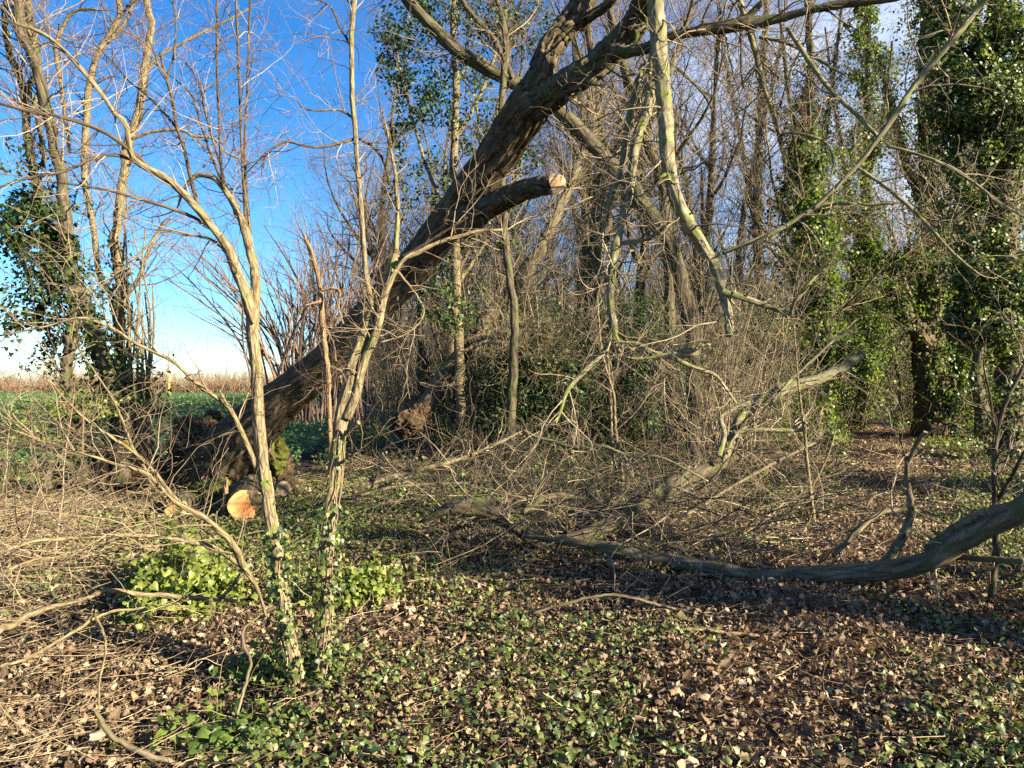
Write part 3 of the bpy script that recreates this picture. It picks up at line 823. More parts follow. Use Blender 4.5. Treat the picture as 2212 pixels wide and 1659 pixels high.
mainsB = [
 ('trunk', [(702, 1500, 44), (700, 1470, 36), (696, 1410, 33), (703, 1322, 31), (703, 1234, 29), (710, 1129, 31), (719, 1076, 32), (731, 957, 33), (742, 887, 34), (759, 817, 32), (775, 765, 30), (795, 705, 28), (815, 642, 24), (840, 590, 22), (856, 550, 18)], (4.02, 4.3), 28),
 ('stem', [(748, 905, 18), (765, 850, 20), (785, 780, 20), (812, 715, 17), (835, 630, 15), (868, 563, 13), (905, 545, 12), (945, 527, 11), (1000, 508, 9), (1040, 497, 7), (1086, 496, 5)], (4.15, 4.3), 16),
 ('stem', [(806, 670, 14), (796, 620, 13), (790, 583, 12), (783, 492, 12), (776, 387, 11), (766, 264, 11), (759, 211, 12), (760, 141, 11), (759, 70, 11), (764, 10, 13), (772, -40, 9), (800, -160, 5)], (4.22, 4.6), 14),
 ('stem', [(856, 550, 15), (857, 520, 13), (859, 457, 11), (854, 387, 9), (846, 334, 7), (838, 290, 5), (825, 240, 3)], (4.3, 4.5), 12),
 ('branch', [(762, 12, 8), (752, 0, 6), (735, -30, 5)], (4.6, 4.6), 8),
 ('branch', [(759, 105, 6), (750, 85, 6), (735, 60, 5), (718, 20, 5), (700, 5, 4), (660, -10, 3)], (4.55, 4.4), 8),
 ('branch', [(766, 257, 6), (738, 239, 6), (712, 238, 5), (686, 239, 5), (654, 232, 4), (640, 205, 2.5)], (4.45, 4.2), 8),
 ('branch', [(770, 299, 7), (735, 308, 7), (703, 316, 6), (668, 318, 6), (626, 306, 6), (598, 313, 5), (573, 334, 4), (570, 362, 3)], (4.4, 4.1), 8),
 ('branch', [(775, 300, 7), (806, 318, 7), (830, 350, 7), (842, 400, 6)], (4.45, 4.5), 8),
 ('branch', [(868, 555, 7), (905, 535, 7), (960, 500, 6), (1010, 470, 4)], (4.28, 4.2), 8),
 ('branch', [(735, 1000, 8), (760, 985, 7), (800, 955, 3)], (4.1, 4.0), 8),
 ('cut_branch', [(738, 950, 12), (752, 932, 11), (775, 912, 11)], (4.15, 4.05), 12),
 ('branch', [(850, 575, 7), (900, 640, 5), (915, 680, 4), (880, 720, 4), (820, 740, 3)], (4.25, 4.1), 8),
]
sB, PB_, RB_ = sapling(None, 4.2, 'forked_sapling', 'second pale barked sapling, forking at the leaning trunk into one tall dark upright stem', mainsB, 140, M['hazel'], 110, 420, (703, 1475), (.12, .5))
# broken reddish stem behind the second sapling
o = thing('broken_sapling', 'reddish broken stem with a splintered top just behind the second pale sapling', 'tree', gp(722, 1180))
mains = [('trunk', [(722, 1185, 15), (716, 1000, 14), (708, 830, 13), (703, 782, 13), (696, 694, 12), (693, 623, 11), (679, 571, 10), (670, 540, 9), (657, 506, 3)], (7.6, 7.4)),
         ('branch', [(694, 626, 9), (722, 622, 8), (733, 632, 7), (731, 665, 6), (742, 700, 5)], (7.4, 7.3)), ('branch', [(693, 650, 5), (660, 660, 3)], (7.4, 7.3)),
         ('branch', [(696, 694, 5), (720, 740, 4), (726, 780, 3)], (7.4, 7.2))]
PP = []; RR = []
for k, (nm, pts, dd) in enumerate(mains):
    Pq, Rq = line(pts, dd, 40, .15, 300 + k); b = MB(); b.tube(Pq, Rq, 12, k, disp=.004); b.build(nm, M['tornbark'], o); PP.append(Pq); RR.append(Rq)
rng = np.random.default_rng(310); b = MB()
P1, R1 = kids(rng, np.concatenate(PP), np.concatenate(RR), 40, t=(.35, 1), L=(.2, .7), ang=(30, 80), wander=.25, up=.05, K=7, rs=.3, rmin=.002, rmax=.005); b.tube(P1, R1, 4, 1)
P2, R2 = kids(rng, P1, R1, 140, L=(.08, .35), ang=(25, 60), K=5, rmin=.0014); b.tube(P2, R2, 3, 2)
b.build('crown', M['redtwig'], o)

# ivy climbing the two saplings, one plant each
rng = np.random.default_rng(150)
for o, pts, nlv, lab in ((sA, mainsA[0][1], 620, None), (sB, mainsB[0][1], 520, None)):
    Pq, Rq = line(pts, (4.0, 4.15), 60)
    b = MB(); ivy_on(b, rng, Pq[:, :26], Rq[:, :26], nlv, (.018, .042), .05, clump=.6)
    ivy_on(b, rng, Pq[:, 24:34], Rq[:, 24:34], 40, (.015, .035), .03, clump=.6)
    b.build('ivy', M['ivy'], o)
    b = MB()
    for k in range(4):
        st = np.linspace(0, 34, 16).astype(int); ang = rng.uniform(0, 6.28) + np.linspace(0, 2.5, 16) + rng.normal(size=16) * .25
        Cq = Pq[0, st] + np.stack([np.cos(ang), np.sin(ang), ang * 0], -1) * (Rq[0, st] * 1.03)[:, None]
        b.tube(Cq[None], np.full((1, 16), .0032), 5, k)
    b.build('ivy_stem', M['twig'], o)
#@@BUSH
# ------------------------------------------------------------------ ivy bushes and clumps
def ivy_bush(name, label, c, rad, n, size, seed, mat, nst=26, group=None, tpl=IVY, cat='bush'):
    o = thing(name, label, cat, c, group)
    rng = np.random.default_rng(seed)
    b = MB()
    st = np.repeat(np.asarray(c, float)[None], nst, 0) + rng.normal(size=(nst, 3)) * np.array([rad[0] * .35, rad[1] * .35, 0])
    K = 7; D = nrm(rng.normal(size=(nst, 3)) * np.array([1, 1, .3]) + np.array([0, 0, .8])); P = np.empty((nst, K, 3)); P[:, 0] = st
    for j in range(1, K):
        D = nrm(D + .25 * rng.normal(size=(nst, 3)) + np.array([0, 0, -.08]))
        P[:, j] = P[:, j - 1] + D * np.array(rad) * 1.1 / (K - 1) * 1.2
    R = np.full((nst, K), .003) * np.linspace(1, .4, K)
    b.tube(P, R, 5, seed); b.build('stem', M['straw'], o)
    b = MB()
    d = nrm(rng.normal(size=(n, 3))); d[:, 2] = np.abs(d[:, 2])
    r = rng.uniform(.25, 1.02, n)**.5 * (1 + .42 * snoise(d * 1.0, 3.2, seed) + .12 * rng.normal(size=n))
    C = np.asarray(c) + d * r[:, None] * np.asarray(rad); C[:, 2] = np.maximum(C[:, 2], hgt(C[:, 0], C[:, 1]) + .03)
    b.leaves(C, d * .6 + rng.normal(size=(n, 3)) * .55 + np.array([.15, -.15, .45]), size[0] * .6 + (size[1] - size[0] * .6) * rng.beta(2, 2, n), IVY3 if (tpl is IVY and seed % 2) else tpl, rng, curl=(.1, 1.1), up=np.array([0, -.3, -1.]))
    b.build('leaves', mat, o)
    return o
M['ivyyellow'] = leafm('yellow_green_ivy_leaf', [(0, (.04, .07, .01)), (.5, (.14, .19, .026)), (1, (.26, .29, .06))], rough=.42, trans=.4, spec=.4, vein=(.34, .36, .14))
c = gp(395, 1305); ivy_bush('ivy_bush', 'bright yellow green ivy bush left of the forked saplings', c, (.44, .44, .54), 2300, (.045, .09), 1, M['ivyyellow'])
c = gp(775, 1310); ivy_bush('ivy_bush', 'smaller yellow green ivy bush right of the second forked sapling', c, (.26, .3, .34), 900, (.04, .075), 2, M['ivyyellow'])
c = gp(540, 1455); ivy_bush('ivy_plant', 'young ivy shoots with large bright leaves at the foot of the first sapling', c, (.28, .2, .22), 120, (.05, .092), 3, M['ivybright'], 14)
c = gp(500, 1610); ivy_bush('ivy_plant', 'large leaved bright ivy patch at the very front below the saplings', c, (.42, .3, .16), 300, (.05, .092), 4, M['ivybright'], 24)
c = gp(625, 1300); ivy_bush('ivy_plant', 'dense ivy growing between the two forked saplings', c, (.2, .3, .36), 800, (.022, .045), 5, M['ivy'], 20)
c = gp(1000, 1110); ivy_bush('leafy_plant', 'small bright green leafy plant behind the end of the fallen limb', c, (.28, .25, .36), 380, (.04, .09), 6, M['ivybright'], 24, tpl=OVAL, cat='plant')
c = gp(880, 1060); ivy_bush('leafy_plant', 'dull green low leafy plant left of the small bright green one', c, (.35, .3, .2), 240, (.03, .06), 7, M['ivy'], 20, tpl=OVAL, cat='plant')
c = gp(640, 1195); ivy_bush('ivy_plant', 'low ivy patch in front of the big orange sawn log', c, (.4, .25, .08), 260, (.03, .055), 8, M['ivybright'], 20)
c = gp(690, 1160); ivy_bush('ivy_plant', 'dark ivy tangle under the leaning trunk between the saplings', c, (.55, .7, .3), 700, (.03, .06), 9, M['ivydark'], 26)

# ------------------------------------------------------------------ logs and stumps by the root
def log(name, label, p0, p1, r, mat, cut, seed, cutend=0, name2='cut_face', ell=1.0):
    a, c = np.asarray(p0, float), np.asarray(p1, float)
    o = thing(name, label, 'log' if 'log' in name else 'stump', np.minimum(a, c) * np.array([1, 1, 1]))
    P = np.linspace(0, 1, 24)[:, None] * (c - a) + a
    rng = np.random.default_rng(seed); P[1:-1] += rng.normal(size=(22, 3)) * r * .02
    b = MB(); b.tube(P[None], np.full((1, 24), r) * (1 + .03 * np.sin(np.linspace(0, 7, 24) + seed)), 40, seed, disp=r * .06, freq=(22, 22, 4))
    b.build('wood', mat, o)
    d = nrm(a - c) if cutend == 0 else nrm(c - a)
    b = MB(); disc(b, (a if cutend == 0 else c) + d * .006, d, r * .98, seed); b.build(name2, cut, o)
    return o
g = lambda x, y, dz=0.: gp(x, y) + np.array([0, 0, dz])
d = 8.9
d = 8.6
a = px(533, 1094, d); log('sawn_log', 'large sawn log with a bright orange end beside the splintered post', a, a + np.array([-.4, 1.2, -.02]), .2, M['bigbark'], M['cutorange'], 3)
a = px(380, 1098, 8.7); log('sawn_log', 'small sawn log with a dark orange end lying left of the large one', a, a + np.array([-.2, .7, -.02]), .125, M['bark'], M['cutorange'], 4)
a = px(612, 1055, 8.9); log('sawn_log', 'slim sawn log with a pale brown end right of the large orange one', a, a + np.array([-.35, 1.1, -.12]), .085, M['bark'], M['cutgrey'], 5)
o = thing('splintered_stump', 'narrow upright splintered post of orange wood beside the large sawn log', 'stump', gp(490, 1130))
b = MB()
rng = np.random.default_rng(9)
for k in range(9):
    x0 = 488 + rng.normal() * 3
    Pq, Rq = line([(x0 - 3, 1135, 12), (x0, 1100, 9), (x0 + rng.normal() * 2, 1060, 7), (x0 + rng.normal() * 3, 1040 + rng.uniform(-12, 14), 2)], 8.75 + rng.uniform(0, .12), 18, .1, k)
    b.tube(Pq, Rq, 8, k, disp=.006)
b.build('wood', M['tornbark'], o)
o = thing('mossy_stump', 'broad low mossy stump under the torn root end', 'stump', gp(470, 1075))
b = MB(); b.lump(px(470, 1068, 10.3), (.42, .35, .24), 21, amp=.2, freq=2.2, nu=80, nv=50, fine=.1); b.build('wood', M['moss'], o)
b = MB(); b.lump(px(545, 1068, 10.2), (.34, .3, .2), 22, amp=.2, freq=2.4, nu=70, nv=44, fine=.1); b.build('root', M['bark'], o)
for k, (x, y, w, h, dd, lab) in enumerate([(212, 1052, 30, 110, 10.6, 'tall split stump of bare tan wood at the foot of the ivy covered tree'), (312, 985, 26, 40, 11.2, 'short slanting sawn stub of pale wood under the thin upright poles'),
                                      (262, 1010, 18, 42, 10.9, 'thin broken stub between the tall split stump and the slanting one'), (100, 1050, 26, 60, 10.6, 'brown weathered stub on the left in front of the hedge plants'), (125, 1045, 16, 50, 10.7, 'narrow weathered stub beside the brown one left of the ivy tree')]):
    o = thing('cut_stump', lab, 'stump', gp(x, y))
    b = MB(); rng = np.random.default_rng(30 + k)
    for j in range(5):
        sl = 14 if k == 1 else rng.normal() * 4
        x0 = x + rng.normal() * w * .22
        Pq, Rq = line([(x0, y + 6, w * .7), (x0 + sl * .3, y - h * .4, w * .5), (x0 + sl, y - h * rng.uniform(.8, 1.05), w * (.42 if k == 1 else .12))], dd + rng.uniform(-.08, .08), 16, .1, k * 9 + j)
        b.tube(Pq, Rq, 9, j + k, disp=.007)
    b.build('wood', M['splint'] if k in (0, 1) else M['bark'], o)
for k, (x, y, w, lab) in enumerate([(272, 958, 15, 'round sawn branch end showing above the two others in the stump heap'), (336, 1042, 14, 'small round orange sawn branch end low in the stump heap'), (352, 966, 16, 'sawn branch end facing sideways right in the stump heap')]):
    a = px(x, y, 10.7); log('branch_log', lab, a, a + np.array([.1 * (k - 1), .5, -.08]), w / 2 / F * 10.7, M['bark'], M['cutorange'] if k != 2 else M['cutpale'], 40 + k)
o = thing('earth_mound', 'dark mound of earth and dead wood holding the cut stumps', 'mound', gp(270, 1030))
b = MB(); b.lump(px(275, 1020, 11.2), (.62, .4, .36), 31, amp=.22, freq=2.2, nu=80, nv=50, fine=.1); b.build('earth', M['root'], o)
for k, (x, y, r3, lab, s) in enumerate([(60, 960, (.5, .5, .55), 'yellow green leafy bush at the left edge low down', 1), (185, 900, (.55, .4, .42), 'yellow green leaves at the foot of the ivy covered tree', 2), (330, 900, (.2, .3, .45), 'dark ivy bush right of the thin upright poles', 3), (20, 1040, (.6, .5, .3), 'ragged low green bush at the left edge below the yellow one', 4)]):
    c = px(x, y, 10.2); ivy_bush('hedge_plant', lab, c, r3, 420, (.04, .085), 60 + s, M['ivydark'] if k == 2 else (M['ivybright'] if k == 3 else M['ivyyellow']), 30, tpl=IVY, cat='bush')

# ------------------------------------------------------------------ fallen limbs on the ground
def branchthing(name, label, cat, segs, seed, mat, base_px=None, n1=40, n2=120, L=(.2, .8), tw='paletwig', partname='bough', up=.02, bark_s=None, group=None, loc=None):
    o = thing(name, label, cat, gp(*base_px) if base_px else loc, group)
    rng = np.random.default_rng(seed); PP, RR = [], []
    for k, (pts, dd) in enumerate(segs):
        wmax = max(p[2] for p in pts)
        dm = np.mean(dd)
        Pq, Rq = line(pts, dd, 60, .05, seed + k)
        S = 36 if wmax > 24 else (16 if wmax > 9 else 8)
        b = MB(); b.tube(Pq, Rq, S, seed + k, disp=.15 * Rq.max() * (.7 if wmax > 14 else .35), freq=(42, 42, 7))
        if wmax > 14:                       # snags and knots
            sp, sr = kids(rng, Pq, Rq, 9, t=(.05, .95), L=(.04, .16), ang=(45, 85), wander=.1, K=5, rs=.5, rmin=.004); sr[:, 1:-1] *= 1.15; b.tube(sp, sr, 8, k)
        b.build(partname if k == 0 else 'branch', mat, o); PP.append(Pq); RR.append(Rq)
    PP = np.concatenate(PP); RR = np.concatenate(RR)
    if n1:
        b = MB()
        P1, R1 = kids(rng, PP, RR, n1, t=(.05, 1), L=L, ang=(30, 80), wander=.24, up=up, K=7, rs=.4, rmin=.0022, rmax=.009); b.tube(P1, R1, 5, seed)
        P2, R2 = kids(rng, P1, R1, n2, t=(.1, 1), L=(L[0] * .4, L[1] * .55), ang=(25, 65), wander=.26, up=up, K=6, rs=.65, rmin=.0016); b.tube(P2, R2, 3, seed + 1)
        P3, R3 = kids(rng, P2, R2, n2, t=(.2, 1), L=(L[0] * .2, L[1] * .3), ang=(25, 65), wander=.26, K=5, rs=.7, rmin=.0013); b.tube(P3, R3, 3, seed + 2)
        b.build('twigs', M[tw], o)
    return o, PP, RR
branchthing('fallen_limb', 'long fallen limb lying across the ground and rising out at the right edge', 'fallen limb',
 [([(2330, 1010, 52), (2212, 1098, 50), (2150, 1135, 48), (2090, 1163, 46), (2020, 1203, 42), (1950, 1226, 42), (1850, 1236, 41), (1750, 1244, 41), (1650, 1246, 39), (1570, 1238, 36), (1500, 1222, 31), (1400, 1200, 27), (1300, 1180, 24), (1200, 1168, 19), (1130, 1155, 10)], (5.0, 6.9)),
  ([(1690, 1250, 16), (1750, 1255, 20), (1800, 1256, 24), (1850, 1252, 26)], (6.3, 6.0)),
  ([(1640, 1250, 12), (1560, 1215, 12), (1480, 1190, 10), (1380, 1165, 8)], (6.4, 7.2)),
  ([(1905, 1225, 24), (1930, 1190, 22), (1962, 1130, 18), (1965, 1090, 16), (1960, 1040, 13), (1958, 985, 9)], (5.9, 5.9)),
  ([(1962, 1000, 8), (1980, 960, 10), (2000, 933, 9)], (5.9, 5.8)),
  ([(1800, 1200, 10), (1850, 1150, 12), (1900, 1110, 10), (1960, 1100, 8), (2020, 1112, 4)], (6.1, 6.5)),
  ([(2000, 1190, 18), (2060, 1145, 24), (2110, 1122, 26), (2190, 1095, 24)], (5.6, 5.25)),
  ([(2212, 1212, 14), (2120, 1208, 14), (2060, 1205, 12), (1980, 1225, 9)], (5.3, 5.9))], 400, M['deadwood'], (1850, 1262), 46, 170, (.25, .9))
branchthing('fallen_limb', 'dark broken limb with a torn left end meeting the long fallen limb', 'fallen limb',
 [([(905, 1128, 10), (945, 1108, 24), (985, 1098, 36), (1040, 1105, 38), (1090, 1122, 37), (1130, 1148, 36), (1165, 1170, 36), (1220, 1170, 38), (1290, 1146, 38), (1370, 1104, 36), (1450, 1050, 33), (1510, 1025, 28), (1560, 1000, 24), (1590, 985, 14)], [7.0, 7.0, 7.0, 7.05, 7.1, 7.2, 7.25, 7.35, 7.6, 8.0, 8.6, 9.0, 9.2, 9.3]),
  ([(960, 1088, 16), (1040, 1090, 26), (1100, 1110, 26), (1140, 1135, 18)], (7.15, 7.25)),
  ([(1130, 1108, 12), (1170, 1080, 18), (1205, 1068, 14), (1260, 1076, 12), (1330, 1085, 8)], (7.2, 8.3))], 420, M['bark'], (1180, 1200), 40, 140, (.25, .9))
branchthing('mossy_bough', 'mossy broken bough slanting up to a splintered tip by the ivy column', 'fallen limb',
 [([(1560, 1000, 22), (1580, 950, 22), (1600, 900, 22), (1650, 862, 26), (1700, 838, 27), (1760, 820, 26), (1810, 797, 22), (1850, 775, 18), (1868, 765, 6)], (9.2, 9.6)),
  ([(1552, 985, 14), (1562, 940, 12), (1556, 905, 11), (1580, 885, 10), (1620, 870, 10)], (9.0, 9.2)),
  ([(1585, 935, 9), (1640, 930, 10), (1735, 928, 9), (1738, 905, 5)], (9.1, 9.0)),
  ([(1560, 1000, 8), (1590, 940, 8), (1640, 900, 8), (1700, 830, 7), (1790, 745, 5), (1850, 690, 3)], (9.0, 9.4))], 440, M['mossy'], (1560, 1075), 64, 280, (.3, 1.))
branchthing('fallen_branch', 'pale bare branch lying in the brush behind the dark broken limb', 'fallen branch',
 [([(1400, 1150, 8), (1500, 1100, 8), (1600, 1040, 7), (1720, 975, 6), (1800, 940, 3)], (7.6, 10.)),
  ([(1230, 1140, 9), (1330, 1100, 11), (1430, 1075, 9), (1520, 1040, 6)], (8., 9.4))], 460, M['deadwood'], (1450, 1160), 46, 150, (.25, .9))
branchthing('fallen_branch', 'grey branch lying right of the second sapling towards the root heap', 'fallen branch',
 [([(760, 1052, 10), (830, 1035, 13), (900, 1018, 12), (1000, 990, 9), (1080, 955, 7), (1130, 930, 4)], (8.2, 11.)),
  ([(780, 1070, 7), (860, 1050, 8), (960, 1045, 6), (1060, 1040, 3)], (8.0, 8.6))], 470, M['deadwood'], (860, 1080), 36, 120, (.25, .8))
for k, (pts, dd, lab) in enumerate([
   ([(205, 1535, 9), (240, 1588, 13), (300, 1622, 13), (380, 1648, 12), (430, 1660, 11), (500, 1645, 10), (590, 1610, 8)], (3.28, 3.2), 'thick curved stick lying at the very front among ivy leaves'),
   ([(517, 1298, 7), (422, 1292, 9), (316, 1283, 11), (229, 1276, 11), (190, 1290, 9), (100, 1315, 12), (0, 1360, 16), (-80, 1390, 16)], (4.5, 3.7), 'long pale stick running left from the yellow green ivy bush'),
   ([(520, 1240, 8), (505, 1262, 9), (480, 1292, 7)], (4.3, 4.45), 'short stick propped on the long pale stick'),
   ([(560, 1330, 4), (527, 1360, 6), (528, 1395, 7), (542, 1430, 7), (530, 1480, 7), (508, 1560, 6)], (3.95, 3.6), 'thin bent pale shoot in front of the first sapling'),
   ([(0, 1440, 6), (60, 1420, 7), (150, 1370, 7), (230, 1325, 6), (300, 1315, 5), (330, 1300, 4)], (3.5, 4.3), 'slim pale stick crossing the dry stalks at the left edge'),
   ([(204, 1325, 5), (225, 1370, 5), (228, 1410, 5), (215, 1470, 5), (215, 1530, 4)], (3.9, 3.6), 'thin upright twig hanging over the front left stalks'),
   ([(1150, 1325, 6), (1300, 1285, 6), (1400, 1300, 6), (1520, 1340, 5)], (5.0, 5.4), 'long thin stick across the leaves below the fallen limb'),
   ([(1430, 1310, 6), (1520, 1330, 8), (1600, 1360, 7)], (5.2, 4.9), 'short yellowish stick in the leaves right of centre'),
   ([(1395, 1395, 6), (1480, 1360, 7), (1620, 1372, 8), (1700, 1376, 6)], (4.7, 4.8), 'forked straight stick lying in the leaves at right of centre'),
   ([(734, 1640, 9), (800, 1600, 8), (860, 1530, 7), (905, 1490, 5)], (3.25, 3.9), 'stick slanting through the ivy at the bottom left of centre'),
   ([(1660, 1335, 5), (1700, 1360, 12), (1740, 1395, 14), (1790, 1410, 10)], (5., 4.7), 'dark half buried stick in the leaves on the right'),
   ([(1190, 1180, 10), (1212, 1195, 9), (1215, 1205, 8), (1240, 1222, 9), (1300, 1208, 10), (1360, 1195, 8), (1400, 1185, 5)], (6.9, 6.5), 'crooked twig end under the fork of the fallen limbs'),
   ([(1090, 1655, 8), (1180, 1630, 8), (1290, 1620, 8), (1400, 1650, 7)], (3.25, 3.3), 'slim stick at the bottom edge in the middle'),
   ([(615, 1520, 9), (612, 1560, 10), (606, 1600, 6)], (3.7, 3.5), 'short thick stick standing up from the leaves below the saplings')]):
    b = MB(); Pq, Rq = line(pts, dd, 40, .2, 500 + k)
    gz = hgt(Pq[..., 0], Pq[..., 1]) + Rq; Pq[..., 2] = np.maximum(Pq[..., 2], gz + .02)
    b.tube(Pq, Rq, 10, k)
    tag(b.build('stick', M['hazel'] if k % 3 else M['deadwood'], base=Pq[0, 0]), lab, 'stick', 'sticks lying on the woodland floor')
for k, (x0, y0, x1, y1, w, lab) in enumerate([(1900, 1655, 1940, 1632, 13, 'sawn pale wood chunk at the bottom edge on the right'), (1860, 1668, 1890, 1655, 14, 'second pale wood chunk touching the bottom edge')]):
    a, c = gp(x0, y0), gp(x1, y1); a[2] += .03; c[2] += .03; log('wood_log', lab, a, c, w / 2 / F * 3.3, M['splint'], M['cutpale'], 70 + k)

# ------------------------------------------------------------------ branches hanging from the leaning tree
branchthing('hanging_branch', 'long pale mossy branch hanging down from the leaning tree to a snapped end', 'branch',
 [([(1416, -90, 34), (1414, 0, 32), (1420, 70, 31), (1428, 150, 30), (1436, 250, 29), (1442, 350, 28), (1462, 435, 27), (1500, 500, 26), (1540, 565, 25), (1560, 620, 22), (1570, 670, 17), (1577, 728, 17)], (6.65, 6.50)),
  ([(1558, 628, 17), (1600, 640, 14), (1640, 655, 13), (1680, 668, 13), (1708, 678, 11), (1712, 660, 9), (1740, 620, 10), (1784, 566, 7)], (6.50, 6.34)),
  ([(1560, 548, 9), (1620, 525, 11), (1690, 490, 12), (1755, 452, 10), (1800, 440, 7), (1880, 442, 6), (1960, 436, 4)], (6.50, 6.19)),
  ([(1755, 452, 7), (1810, 400, 8), (1870, 335, 10), (1920, 270, 12), (1975, 190, 13), (2040, 110, 14), (2110, 20, 15), (2150, -40, 16)], (6.26, 5.88)),
  ([(1905, 305, 9), (1850, 250, 9), (1790, 190, 10), (1740, 120, 10), (1700, 60, 9)], (6.19, 6.42)),
  ([(1850, 360, 7), (1920, 410, 8), (1990, 470, 8), (2050, 540, 7), (2110, 590, 5)], (6.19, 5.88)),
  ([(1915, 315, 7), (1990, 335, 7), (2070, 370, 7), (2150, 430, 6), (2230, 480, 4)], (6.19, 5.72))], 540, M['mossy'], None, 84, 420, (.25, 1.05), tw='paletwig', up=.0, loc=px(1416, 0, 6.65))
branchthing('hanging_branch', 'second pale branch hanging left of the longest one and curving out to a sawn end', 'branch',
 [([(1418, 90, 26), (1412, 140, 25), (1402, 220, 24), (1375, 300, 22), (1360, 400, 21), (1345, 470, 21), (1325, 560, 19), (1318, 640, 17), (1325, 700, 14), (1338, 738, 12), (1380, 745, 12), (1420, 765, 13), (1470, 762, 20), (1507, 760, 24)], (6.89, 6.72)),
  ([(1330, 690, 10), (1305, 755, 12), (1265, 800, 12), (1230, 840, 10), (1212, 885, 8), (1200, 915, 5)], (6.81, 6.65)),
  ([(1340, 525, 9), (1400, 515, 9), (1450, 480, 7), (1500, 458, 5)], (6.81, 6.50)),
  ([(1450, 770, 9), (1500, 795, 9), (1540, 808, 8), (1565, 835, 7), (1590, 872, 6)], (6.72, 6.89)),
  ([(1330, 745, 7), (1350, 770, 6), (1390, 775, 6), (1440, 765, 6)], (6.72, 6.65))], 560, M['mossy'], None, 80, 400, (.2, .95), tw='paletwig', up=-.02, loc=px(1416, 90, 6.89))
branchthing('hanging_branch', 'thin pale branch hanging left of the other two', 'branch',
 [([(1390, 140, 13), (1370, 200, 13), (1352, 290, 12), (1340, 370, 12), (1315, 440, 11), (1303, 500, 10), (1300, 570, 8), (1318, 640, 5)], (7.03, 6.81))], 580, M['mossy'], None, 36, 160, (.2, .8), tw='paletwig', up=-.02, loc=px(1390, 140, 7.03))
branchthing('hanging_branch', 'slim mossy branch dangling from the horizontal limb at the top', 'branch',
 [([(1590, -20, 14), (1610, 40, 13), (1630, 110, 12), (1650, 190, 10), (1672, 250, 8), (1685, 290, 4)], (6.96, 6.81)),
  ([(1690, 285, 6), (1740, 290, 7), (1785, 310, 6), (1800, 350, 5), (1790, 410, 4)], (6.81, 6.65)),
  ([(1640, 80, 7), (1700, 95, 7), (1770, 130, 6), (1830, 165, 4)], (6.89, 6.65))], 590, M['mossy'], None, 44, 200, (.2, .8), tw='paletwig', up=-.02, loc=px(1590, 0, 6.96))
branchthing('hanging_branch', 'crooked mossy branch end resting on the brush below the hanging branches', 'branch',
 [([(1130, 930, 7), (1160, 945, 9), (1200, 955, 10), (1250, 968, 11), (1300, 965, 9), (1360, 985, 8), (1430, 990, 6), (1530, 1040, 4)], (9.6, 8.6)),
  ([(1235, 980, 10), (1238, 955, 9), (1245, 920, 8), (1225, 905, 5)], (9.5, 9.6))], 600, M['mossy'], None, 30, 90, (.2, .6), loc=px(1250, 980, 9.4))
#@@BACK
# ------------------------------------------------------------------ trees at the left edge
def drawn_tree(name, label, base_px, d, mains, seed, mat, n1, n2, L=(.3, 1.), tw='twig', up=.05, cat='tree', loc=None, rmax=.012):
    o = thing(name, label, cat, gp(*base_px) if loc is None else loc)
    rng = np.random.default_rng(seed); PP, RR = [], []
    for k, (nm, pts, dd, *mm) in enumerate(mains):
        w = max(p[2] for p in pts)
        Pq, Rq = line(pts, dd, 56, .12, seed + k)
        S = 40 if w > 45 else (20 if w > 18 else 8)
        b = MB(); b.tube(Pq, Rq, S, seed + k, disp=Rq.max() * (.09 if w > 18 else .04), freq=(24, 24, 4))
        b.build(nm, M[mm[0]] if mm else mat, o); PP.append(Pq); RR.append(Rq)
    PA = np.concatenate(PP); RA = np.concatenate(RR)
    if n1:
        b = MB()
        P1, R1 = kids(rng, PA, RA, n1, t=(.3, 1), L=L, ang=(25, 70), wander=.2, up=up, K=7, rs=.4, rmin=.0025, rmax=rmax); b.tube(P1, R1, 5, seed)
        P2, R2 = kids(rng, P1, R1, n2, t=(.1, 1), L=(L[0] * .5, L[1] * .6), ang=(25, 60), wander=.24, up=up, K=6, rs=.65, rmin=.002); b.tube(P2, R2, 3, seed + 1)
        P3, R3 = kids(rng, P2, R2, int(n2 * 1.6), t=(.2, 1), L=(L[0] * .3, L[1] * .35), ang=(25, 60), wander=.25, up=up, K=5, rs=.7, rmin=.0018); b.tube(P3, R3, 3, seed + 2)
        b.build('crown', M[tw], o)
    return o, PP, RR
dl = 10.8
oL, PL, RL = drawn_tree('ivy_clad_tree', 'many stemmed tree at the left edge with a dark ivy mass round its trunks', (190, 1050), dl, [
 ('trunk', [(262, 1040, 38), (253, 887, 32), (239, 834, 31), (218, 764, 31), (197, 701, 31), (169, 641, 30), (155, 588, 28), (151, 540, 26), (141, 492, 25), (134, 387, 23), (120, 334, 22), (105, 264, 22), (91, 193, 21), (70, 123, 20), (46, 70, 19), (39, 0, 18), (30, -120, 14), (10, -260, 6)], (dl, dl - .4)),
 ('stem', [(105, 250, 16), (88, 190, 18), (74, 110, 18), (66, 40, 17), (60, -30, 15), (70, -160, 8)], (dl - .3, dl)),
 ('trunk', [(180, 1045, 32), (165, 930, 30), (145, 820, 30), (152, 740, 28), (158, 690, 24), (160, 600, 20)], (dl - .3, dl - .2)),
 ('stem', [(120, 640, 18), (95, 480, 16), (63, 316, 16), (53, 229, 16), (42, 169, 14), (21, 116, 15), (12, 42, 13), (18, -40, 10), (10, -150, 5)], (dl - .2, dl)),
 ('stem', [(64, 360, 10), (92, 350, 10), (88, 290, 10), (72, 215, 10), (60, 190, 12), (80, 160, 10)], (dl, dl)),
 ], 700, M['bark'], 150, 520, (.5, 1.9))
